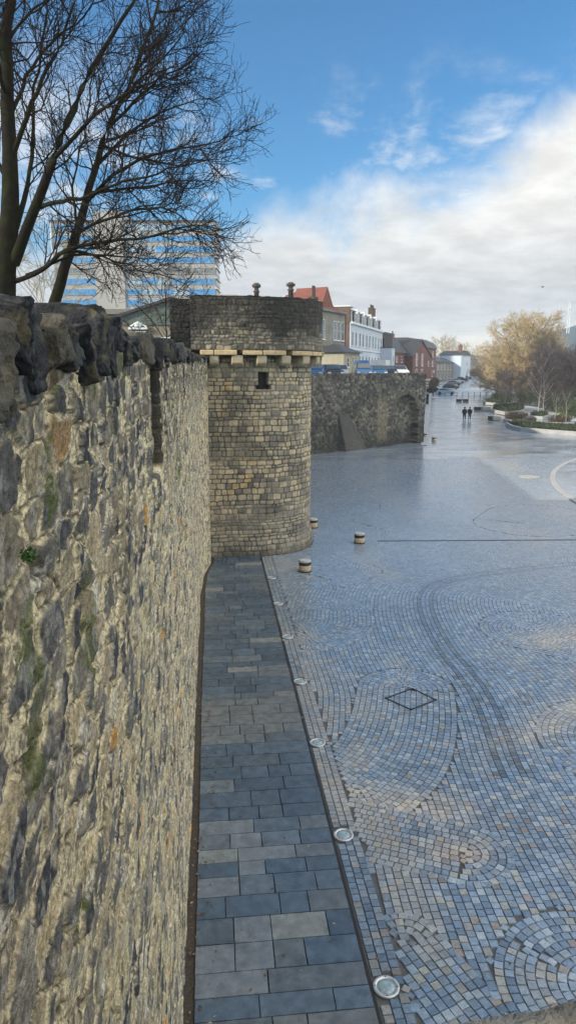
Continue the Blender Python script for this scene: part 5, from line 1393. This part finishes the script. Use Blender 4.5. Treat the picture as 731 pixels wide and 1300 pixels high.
# parked up on the street behind the flint wall
dirW = math.atan2(tdir[1], tdir[0])
for (px, zc, paint, lab, van, dr) in [(399, 64, 'car_blue', 'blue car roof peeking over the flint wall right beside the tower', False, 0), (421, 68, 'car_dark', 'dark car roof behind the flint wall below the stone house', False, .2), (432, 74, 'car_silver', 'silver car behind the flint wall in front of the hut', False, 0),
        (459, 74, 'car_blue', 'bright blue van, largest vehicle behind the flint wall', True, .1), (479, 80, 'car_blue', 'blue car behind the flint wall below the white porch', False, .1), (494, 84, 'car_dark', 'black car behind the flint wall below the black building', False, 0), (507, 88, 'car_white', 'white car furthest along behind the flint wall', False, .1)]:
    q = at(px, 470, zc); make_car(paint, lab, (q[0], q[1], 5.7), -1.75 + dr, 'cars behind the flint wall', van)
for (px, py, paint, lab, rz) in [(565.5, 501.2, 'car_pale', 'pale blue hatchback nearest in the row parked by the far road', -.35), (572, 494.2, 'car_dark', 'black car second in the row parked by the far road', -.35), (576, 489.5, 'car_grey', 'dark grey car third in the row parked by the far road', -.35),
        (581, 486.8, 'car_silver', 'silver car fourth in the row parked by the far road', -.35), (586, 484.2, 'car_dark', 'dark car fifth in the row parked by the far road', -.35), (591, 481.8, 'car_grey', 'dark car at the far top end of the row by the road', -.35), (553, 499.0, 'car_dark', 'dark car at the kerb nearest the wall end', -.6)]:
    q = on_ground(px, py); make_car(paint, lab, (q[0], q[1], q[2] + .03), rz, 'cars parked along the far road')

# ------------------------------------------------------------------ 9. people
def person(px, py, label, seed, stride, rz):
    p = on_ground(px, py); e = empty('person', (p[0], p[1], p[2] + .02), rz, label, 'person')
    # one skeleton grown into one body (z up, walking towards +y)
    V = dict(pel=(0, 0, .95), ab=(0, .01, 1.12), ch=(0, .02, 1.34), nk=(0, .03, 1.50), hd=(0, .05, 1.60), ht=(0, .04, 1.72),
             lh=(-.10, 0, .90), lk=(-.11, .10 * stride, .50), la=(-.11, -.12 * stride, .09), lt=(-.12, .06 - .12 * stride, .04),
             rh=(.10, 0, .90), rk=(.11, .06, .50), ra=(.11, .22 * stride, .09), rt=(.12, .36 * stride, .05),
             ls=(-.19, .02, 1.40), le=(-.25, -.03, 1.13), lw=(-.23, .08 * stride, .90), lf=(-.22, .12 * stride, .80),
             rs=(.19, .02, 1.40), re=(.25, -.05, 1.13), rw=(.23, -.02, .90), rf=(.22, .02, .80))
    rad = dict(pel=.155, ab=.15, ch=.175, nk=.065, hd=.095, ht=.075, lh=.105, lk=.07, la=.05, lt=.04, rh=.105, rk=.07, ra=.05, rt=.04, ls=.085, le=.062, lw=.045, lf=.035, rs=.085, re=.062, rw=.045, rf=.035)
    E_ = [('pel', 'ab'), ('ab', 'ch'), ('ch', 'nk'), ('nk', 'hd'), ('hd', 'ht'), ('pel', 'lh'), ('lh', 'lk'), ('lk', 'la'), ('la', 'lt'), ('pel', 'rh'), ('rh', 'rk'), ('rk', 'ra'), ('ra', 'rt'), ('ch', 'ls'), ('ls', 'le'), ('le', 'lw'), ('lw', 'lf'), ('ch', 'rs'), ('rs', 're'), ('re', 'rw'), ('rw', 'rf')]
    ks = list(V); me = bpy.data.meshes.new('body'); me.from_pydata([V[k] for k in ks], [(ks.index(a), ks.index(b)) for a, b in E_], []); 
    o = bpy.data.objects.new('body', me); COL.objects.link(o); o.parent = e; me.materials.append(M['skin'])
    o.modifiers.new('skin', 'SKIN'); s = o.modifiers.new('sub', 'SUBSURF'); s.levels = 1; s.render_levels = 1
    for i, k in enumerate(ks): me.skin_vertices[0].data[i].radius = (rad[k], rad[k] * .85); me.skin_vertices[0].data[i].use_root = (k == 'pel')
    # coat, trousers, hair as clothing around the body
    m = MB(); n = 16
    rings = [(.70, .20, .16), (.90, .205, .165), (1.12, .19, .155), (1.34, .225, .15), (1.44, .17, .12), (1.51, .085, .085)]
    v = [(rx * math.cos(2 * math.pi * k / n), .02 + ry * math.sin(2 * math.pi * k / n), z) for z, rx, ry in rings for k in range(n)]
    m.add(v, [(i * n + k, i * n + (k + 1) % n, (i + 1) * n + (k + 1) % n, (i + 1) * n + k) for i in range(len(rings) - 1) for k in range(n)])
    for a, b, c in (('ls', 'le', 'lw'), ('rs', 're', 'rw')): m.tube([V[a], V[b], V[c]], [.10, .078, .06], 10)
    m.build('coat', M['coat'], e, True)
    m = MB()
    for a, b, c in (('lh', 'lk', 'la'), ('rh', 'rk', 'ra')): m.tube([V[a], V[b], V[c]], [.125, .088, .068], 10)
    m.build('trousers', M['jeans'], e, True)
    m = MB(); m.lathe([(.03, -.10), (.095, -.06), (.112, .0), (.10, .07), (.05, .115), (.01, .125)], 14, (0, .03, 1.645)); m.build('hair', M['hair'], e, True)
    m = MB()
    for a, b in (('la', 'lt'), ('ra', 'rt')): m.tube([np.array(V[a]) + (0, -.05, -.04), np.array(V[a]) + (0, .03, -.03), np.array(V[b]) + (0, .05, -.01)], [.045, .055, .035], 8)
    m.build('shoe', M['coat'], e)
person(588.8, 533.5, 'walking person in a long black coat, nearer the parked cars, left of the pair', 1, 1.0, -.35)
person(595.4, 533.5, 'walking person in a dark padded coat, right of the pair on the plaza', 2, -1.0, -.35)

# ------------------------------------------------------------------ 10. garden at the right
def poly_at(pts): return [tuple(on_ground(x, y)[:2]) for x, y in pts]
def bed(label, pts, h, kerb='paleconc', fill='hedge', fh=.35, leaf=.10, dens=60, seed=1, name='planting_bed'):
    P = np.array(poly_at(pts)); c = P.mean(0); z = float(ground_z(c[0], c[1]))
    e = empty(name, (c[0], c[1], z), 0, label, 'planting bed'); Q = P - c
    inner = Q * (1 - .35 / np.maximum(np.linalg.norm(Q, axis=1, keepdims=True), .8)); n = len(Q)
    m = MB(); v = [(*p, 0) for p in Q] + [(*p, h) for p in Q] + [(*p, h) for p in inner] + [(*p, h - .12) for p in inner]
    fs = []
    for k in range(n):
        j = (k + 1) % n; fs += [(k, j, n + j, n + k), (n + k, n + j, 2 * n + j, 2 * n + k), (2 * n + k, 2 * n + j, 3 * n + j, 3 * n + k)]
    m.add(v, fs); m.build('kerb', M[kerb], e)
    m = MB(); m.add([(*p, h - .1) for p in inner], [tuple(range(n))]); m.build('soil', M['soil'], e)
    # low planting over the bed
    r = np.random.default_rng(seed); lo, hi = inner.min(0), inner.max(0); pts_ = []
    need = int(dens * (hi[0] - lo[0]) * (hi[1] - lo[1])); S = r.random((need, 2)) * (hi - lo) + lo
    ins = np.zeros(need, bool)
    for k in range(n):
        a, b = inner[k], inner[(k + 1) % n]
        cr = ((a[1] > S[:, 1]) != (b[1] > S[:, 1])) & (S[:, 0] < (b[0] - a[0]) * (S[:, 1] - a[1]) / (b[1] - a[1] + 1e-12) + a[0]); ins ^= cr
    S = S[ins]; N_ = len(S); lump = fbm2(S[:, 0] * .8 + seed, S[:, 1] * .8, seed, 3)
    p = np.stack([S[:, 0], S[:, 1], h - .1 + r.random(N_) * fh * (.3 + 1.2 * lump)], 1)
    a = r.normal(size=(N_, 3)); a /= np.linalg.norm(a, axis=1, keepdims=True); b = np.cross(a, r.normal(size=(N_, 3))); b /= np.linalg.norm(b, axis=1, keepdims=True)
    s = leaf * (.6 + .8 * r.random(N_))[:, None]
    q = np.stack([p - a * s, p + b * s * .6, p + a * s, p - b * s * .6], 1).reshape(-1, 3)
    mesh_obj('planting', q, np.arange(4 * N_).reshape(-1, 4), M[fill], e)
    return e
bed('front planting bed with pale kerb and low dark green planting, nearest on the plaza', [(641, 541), (648, 545), (660, 548), (690, 550.5), (735, 554), (760, 556), (760, 547), (735, 545.5), (700, 543), (670, 540.5), (655, 538.5)], .45, seed=1, dens=90)
bed('narrow planting bed with bare brown soil shrubs behind the kerbed front bed', [(638, 536), (652, 537.8), (668, 536), (672, 533.5), (655, 531.5), (643, 532.5)], .4, fill='hedge2', fh=.8, seed=2, dens=90)
bed('middle planting bed of dark clipped shrubs above the stone benches', [(623, 524), (640, 528), (660, 526), (668, 523), (664, 519.5), (640, 518), (626, 519)], .5, fh=.7, seed=3, dens=70)
bed('rear planting bed beside the end of the iron bollards', [(614, 514), (630, 516), (648, 515), (652, 512), (640, 509), (622, 509)], .45, fh=.6, seed=4, dens=60)
bed('planting bed with dark shrubs edged by the curve of the light path', [(670, 531), (688, 533), (699, 530), (692, 526.5), (676, 527)], .4, fh=.5, seed=5, dens=60)
bed('small planting bed with reddish winter shrubs by the lawn edge', [(690, 541), (712, 542), (728, 541), (722, 536.5), (702, 536)], .5, fill='hedge2', fh=.7, seed=6, dens=60)
# light path between the beds, lawn
def ground_poly(name, pts, m, dz):
    P = poly_at(pts); v = [(x, y, float(ground_z(x, y)) + dz) for x, y in P]; o = mesh_obj(name, v, [tuple(range(len(v)))], m); tag(o, kind='structure')
ground_poly('garden_path', [(652, 531), (672, 526), (690, 526), (702, 531), (740, 537), (760, 538), (760, 531), (735, 530), (706, 524), (690, 519), (664, 514.5), (646, 515), (660, 519)], M['pale_path'], .05)
ground_poly('lawn', [(700, 523.5), (720, 528.8), (760, 530.5), (760, 503), (730, 503), (712, 505)], M['lawn'], .07)
ground_poly('lawn', [(660, 505), (700, 507), (760, 502.5), (740, 490), (680, 490), (650, 496)], M['grassland'], .05)
# hedges: dark leafy masses
def hedge(label, px0, py0, px1, py1, w, h, seed, m='hedge'):
    a = on_ground(px0, py0); b = on_ground(px1, py1); c = (a + b) / 2; L_ = float(np.linalg.norm((b - a)[:2]))
    o = leaf_clump('hedge', (0, 0, h * .48), (L_ * 1.1, w, h), int(260 * L_ * max(w, 1) ** .5), .11, M[m], None, seed)
    o.location = (c[0], c[1], float(ground_z(c[0], c[1]))); o.rotation_euler = (0, 0, math.atan2(b[1] - a[1], b[0] - a[0]))
    tag(o, label, 'hedge')
hedge('dark rounded hedge at the root of the largest golden tree', 652, 514, 676, 516, 4, 3.0, 31)
hedge('dark hedge mass behind the birches and path', 688, 521, 712, 525, 4, 3.2, 32)
hedge('dark hedge at the photo edge in front of the lawn', 716, 530, 740, 533, 3, 2.6, 33)
hedge('low dark hedge behind the thin row end by the road mouth', 627, 509, 648, 512, 3, 2.2, 34)
hedge('dark shrubby hedge lining the houses side of the far road', 547, 498, 554, 487, 2.0, 2.6, 35, 'hedge2')
hedge('brown shrubby hedge at the top of the far road under the pale house', 594, 480, 612, 481, 5, 3.8, 36, 'hedge2')
hedge('dark hedge closing the far road below the golden tree', 612, 481.5, 640, 490, 5, 3.2, 37, 'hedge2')
hedge('long dark hedge behind the young trees of the garden', 690, 513, 745, 514, 5, 4.2, 38)
hedge('dark hedge between the two thickest trunks of the garden', 662, 509, 690, 511, 4, 3.2, 39)
# stone benches and planters
def block(label, px0, px1, py, h, d, m='bench', name='stone_bench', cat='bench', grp='stone block benches'):
    a = on_ground(px0, py); b = on_ground(px1, py); L_ = float(np.linalg.norm((b - a)[:2]))
    e = empty(name, (a[0], a[1], a[2] + .01), math.atan2(b[1] - a[1], b[0] - a[0]), label, cat, grp)
    mb = MB(); mb.bbox(0, L_, 0, d, .08, h, .03); mb.build('seat', M['timber'] if m == 'timber' else M[m], e)
    mb = MB(); mb.box(.12, L_ - .12, .1, d - .1, 0, .079); mb.build('plinth', M['iron'], e)
block('small dark block bench, left one of the pair just this side of the iron bollards', 580, 586, 510.2, .5, 1.0, 'timber')
block('small dark block bench, right one of the pair just this side of the iron bollards', 588.5, 594.5, 510.2, .5, 1.0, 'timber')
block('dark block bench behind the walking pair, standing clear of the beds', 603, 610.5, 521.3, .55, 1.0, 'timber')
block('pale ended stone bench beside the middle planting bed', 612.5, 622.5, 522, .65, 1.6)
block('short stone block at the near corner of the middle bed', 621, 625.5, 534, .55, .9, 'timber')
block('long pale stone bench at the corner of the middle bed', 626, 636, 534.6, .62, 1.2)
block('long dark raised timber planter at the rear bed, near the road mouth', 614, 629, 514.2, .55, 1.0, 'timber', 'timber_planter', 'planter', None)
block('dark timber bench slab in the front bed', 667, 680, 538.5, .8, 1.0, 'timber', 'timber_planter', 'planter', None)
# lamp posts and posts
def lamp_post(label, px, py, h):
    p = on_ground(px, py); e = empty('street_lamp', (p[0], p[1], p[2]), 0, label, 'street lamp', None)
    m = MB(); m.lathe([(.10, 0), (.09, .8), (.055, .9), (.045, h)], 10); m.build('post', M['iron'], e)
    m = MB(); m.lathe([(.05, 0), (.2, .1), (.24, .45), (.27, .5), (.05, .7)], 12, (0, 0, h)); m.build('lantern', M['lamp'], e)
lamp_post('slender street lamp beyond the end of the flint wall', 549, 500, 4.6)
lamp_post('street lamp standing among the dark garden hedges', 672, 514, 5.2)
p = on_ground(542, 513.5); m = MB(); m.lathe([(.22, 0), (.24, .1), (.24, 1.75), (.18, 1.85), (.05, 1.9)], 14); o = m.build('dark_post', M['iron']); o.location = (p[0], p[1], p[2]); tag(o, 'thick dark round post on the pale footpath by the wall end', 'post')

# ------------------------------------------------------------------ 11. hill, mast, bird
hx = np.linspace(-1, 1, 60); HX, HY = np.meshgrid(hx, hx, indexing='ij'); rr = np.clip(1 - (HX**2 + HY**2), 0, 1)
hc = at(752, 470, 520)
HZ = 44 * np.sqrt(rr) * (1 + .03 * (fbm2(HX * 9, HY * 9, 8, 4) - .5)) - 4
hill = mesh_obj('hill', np.stack([hc[0] + HX * 55, hc[1] + HY * 55, HZ], -1).reshape(-1, 3), grid_faces(60, 60), M['hill'], None, None, True); tag(hill, kind='structure')
hc2 = at(600, 470, 1500); HZ = 36 * rr ** .8 * (1 + .5 * (fbm2(HX * 5, HY * 5, 12, 4) - .5)) - 2
hill = mesh_obj('far_hills', np.stack([hc2[0] + HX * 420, hc2[1] + HY * 200, HZ], -1).reshape(-1, 3), grid_faces(60, 60), M['hill'], None, None, True); tag(hill, kind='structure')
mb_ = at(716.5, 470, 480); tz = float(at(716.5, 383, 480)[2]); bz = float(at(716.5, 412, 480)[2]) - 6
e = empty('mast', (mb_[0], mb_[1], bz), 0, 'tall white twin pole mast with crossarm on the domed hill', 'mast'); hM = tz - bz
m = MB(); m.tube([(-.75, 0, 0), (-.6, 0, hM)], [.26, .15], 8); m.tube([(.75, 0, 0), (.6, 0, hM * .93)], [.26, .15], 8); m.build('pole', M['mast'], e)
m = MB(); m.tube([(-1.5, 0, hM * .72), (0, 0, hM * .76), (2.4, 0, hM * .70)], [.15, .25, .12], 6); m.build('crossarm', M['mast'], e)
m = MB(); m.box(-.9, .9, -.4, .4, hM * .73, hM * .77); m.build('platform', M['mast'], e)
q = at(688, 364.5, 120); m = MB()
m.tube([(-.25, 0, 0), (-.1, 0, .02), (.1, 0, .03), (.22, 0, .05), (.3, 0, .04)], [.02, .07, .08, .05, .01], 8)
o = m.build('gull', M['bird']); o.location = tuple(q); tag(o, 'tiny distant bird gliding in the grey cloud beside the mast', 'bird')
for s in (-1, 1):
    m = MB(); m.add([(-.08, s * .05, .03), (.12, s * .05, .04), (.08, s * .35, .14), (-.04, s * .70, .06), (-.10, s * .35, .12)], [(0, 1, 2, 4), (2, 3, 4)]); w = m.build('wing', M['bird'], o)

# ------------------------------------------------------------------ 12. light and sky
hz = MB(); hz.box(-640, 1500, -100, 1900, -6, 90); ho = hz.build('haze', None); tag(ho, kind='stuff')
hm = bpy.data.materials.new('haze'); hm.use_nodes = True; hn = hm.node_tree
for n in list(hn.nodes): hn.nodes.remove(n)
ho_ = nd(hn, 'ShaderNodeOutputMaterial'); hv = nd(hn, 'ShaderNodeVolumePrincipled'); hv.inputs['Density'].default_value = .0004; hv.inputs['Color'].default_value = (.86, .92, 1, 1)
hn.links.new(hv.outputs[0], ho_.inputs['Volume']); ho.data.materials.append(hm)
SUN_EL, SUN_AZ = R(23), R(106)              # azimuth to the left of straight ahead (+y)
sd = Vector((-math.sin(SUN_AZ) * math.cos(SUN_EL), math.cos(SUN_AZ) * math.cos(SUN_EL), math.sin(SUN_EL)))
sun = bpy.data.lights.new('sun', 'SUN'); sun.energy = 4.6; sun.angle = R(1.2); sun.color = (1, .86, .66)
so = bpy.data.objects.new('sun', sun); COL.objects.link(so); so.rotation_euler = sd.to_track_quat('Z', 'Y').to_euler()
w = bpy.data.worlds.new('World'); sc.world = w; w.use_nodes = True; nt = w.node_tree; L = nt.links.new
for n in list(nt.nodes): nt.nodes.remove(n)
out = nd(nt, 'ShaderNodeOutputWorld')
sky = nd(nt, 'ShaderNodeTexSky'); sky.sky_type = 'NISHITA'; sky.sun_disc = False; sky.sun_elevation = SUN_EL
sky.sun_rotation = -SUN_AZ; sky.air_density = 1.0; sky.dust_density = .4; sky.ozone_density = 2.0
tc = nd(nt, 'ShaderNodeTexCoord'); sep = nd(nt, 'ShaderNodeSeparateXYZ'); L(tc.outputs['Generated'], sep.inputs[0])
def mth(op, a, b=None, c=None):
    n = nd(nt, 'ShaderNodeMath', operation=op)
    for i, x in enumerate((a, b, c)):
        if x is None: continue
        if isinstance(x, (int, float)): n.inputs[i].default_value = x
        else: L(x, n.inputs[i])
    return n.outputs[0]
def mrange(x, a, b, c=0., d=1., smooth=True):
    n = nd(nt, 'ShaderNodeMapRange'); n.interpolation_type = 'SMOOTHSTEP' if smooth else 'LINEAR'
    for i, q in enumerate((a, b, c, d)): n.inputs[i + 1].default_value = q
    L(x, n.inputs[0]); return n.outputs[0]
el = mth('MULTIPLY', mth('ARCSINE', sep.outputs[2]), 57.29578)
az = mth('MULTIPLY', mth('ARCTAN2', sep.outputs[0], sep.outputs[1]), 57.29578)      # 0 ahead, + right
# cloud noise on the flattened sky vault
den = mth('ADD', mth('MAXIMUM', sep.outputs[2], 0.0), 0.16)
cmb = nd(nt, 'ShaderNodeCombineXYZ'); L(mth('DIVIDE', sep.outputs[0], den), cmb.inputs[0]); L(mth('DIVIDE', sep.outputs[1], den), cmb.inputs[1])
def noise(scale, detail, rough, off=0, dist=0.0, vec=None):
    mp = nd(nt, 'ShaderNodeMapping'); mp.inputs['Location'].default_value = (off, off * 1.7, 0); L(vec or cmb.outputs[0], mp.inputs[0])
    n = nd(nt, 'ShaderNodeTexNoise', Scale=scale, Detail=detail, Roughness=rough); n.inputs['Distortion'].default_value = dist; L(mp.outputs[0], n.inputs['Vector']); return n.outputs['Fac']
away = mrange(az, 14, 75)
n1 = noise(1.5, 9, .58, 3.1, .3); n2 = noise(4.5, 9, .62, 8.3, .2); n3 = noise(.7, 4, .5, 14.2)
dirn1 = noise(5.0, 9, .6, 2.2, .25, tc.outputs['Generated'])
# the bank ahead: its top climbs to the right
azn = mrange(az, 0, 27, 0, 1, False)
edge = mth('ADD', mth('MULTIPLY', azn, 10.5), 7.2)
hgt = mth('SUBTRACT', el, edge)
hgt = mth('ADD', hgt, mth('MULTIPLY', mth('SUBTRACT', dirn1, .5), 17.0))
bank = mrange(hgt, 3.2, -3.0)
wisp = mth('MULTIPLY', mrange(mth('ADD', mth('MULTIPLY', dirn1, .6), mth('MULTIPLY', n2, .4)), .50, .66), mrange(el, 24, 13))
front = mth('MAXIMUM', bank, mth('MULTIPLY', wisp, .8))
infront = mth('MULTIPLY', mrange(az, -70, -30), mrange(az, 75, 40))
broken = mrange(mth('ADD', mth('MULTIPLY', n1, .7), mth('MULTIPLY', n3, .3)), .47, .60)         # elsewhere: broken cloud
low = mrange(el, 34, 24)
fr = mth('MULTIPLY', infront, low)
cover = mth('ADD', mth('MULTIPLY', front, fr), mth('MULTIPLY', broken, mth('SUBTRACT', 1.0, fr)))
# colours
ramp = nd(nt, 'ShaderNodeValToRGB'); cr = ramp.color_ramp; cr.elements[0].position = 0.0; cr.elements[1].position = 1.0
for pos, c in ((0.0, (.86, .80, .68)), (.03, (.80, .78, .72)), (.08, (.60, .65, .69)), (.16, (.52, .56, .61)), (.26, (.60, .63, .66)), (.38, (.74, .75, .75)), (.5, (.86, .86, .84))):
    if pos == 0.0: cr.elements[0].color = (*c, 1)
    else:
        q = cr.elements.new(pos); q.color = (*c, 1)
cr.elements[len(cr.elements) - 1].color = (.88, .88, .87, 1)
L(mrange(mth('ADD', el, mth('MULTIPLY', mth('SUBTRACT', dirn1, .5), 7.0)), 0, 26, 0, 1, False), ramp.inputs[0])
shade = nd(nt, 'ShaderNodeVectorMath', operation='SCALE'); L(ramp.outputs[0], shade.inputs[0]); ahead = mth('MULTIPLY', infront, low)
glow = mth('ADD', .80, mth('MULTIPLY', mth('SUBTRACT', 1.0, ahead), mth('ADD', .3, mth('MULTIPLY', away, 3.4))))      # unseen clouds to the right brightened to fill the shaded wall
L(mth('MULTIPLY', glow, mrange(n2, .3, .7, .86, 1.12)), shade.inputs['Scale'])
warm = nd(nt, 'ShaderNodeMix', data_type='RGBA', blend_type='MULTIPLY'); L(mth('MULTIPLY', away, mth('SUBTRACT', 1.0, ahead)), warm.inputs[0])
L(shade.outputs[0], warm.inputs[6]); warm.inputs[7].default_value = (1.0, .90, .74, 1)      # those unseen clouds warmed to tint the wall
bgc = nd(nt, 'ShaderNodeBackground'); L(warm.outputs[2], bgc.inputs[0]); bgc.inputs[1].default_value = 1.0
tint = nd(nt, 'ShaderNodeMix', data_type='RGBA', blend_type='MULTIPLY'); tint.inputs[0].default_value = 1.0
L(sky.outputs[0], tint.inputs[6]); tint.inputs[7].default_value = (.19, .58, .80, 1)
bgs = nd(nt, 'ShaderNodeBackground'); L(tint.outputs[2], bgs.inputs[0]); bgs.inputs[1].default_value = .15
mx = nd(nt, 'ShaderNodeMixShader'); L(cover, mx.inputs[0]); L(bgs.outputs[0], mx.inputs[1]); L(bgc.outputs[0], mx.inputs[2]); L(mx.outputs[0], out.inputs[0])

vs_ = sc.view_settings; sc.display_settings.display_device = 'sRGB'
vs_.view_transform = 'Standard'; vs_.look = 'None'; vs_.exposure = 0.5; vs_.gamma = 1.0; vs_.use_curve_mapping = False
sc.render.engine = 'CYCLES'; sc.cycles.max_bounces = 6; sc.cycles.diffuse_bounces = 3; sc.cycles.glossy_bounces = 3; sc.cycles.use_denoising = True
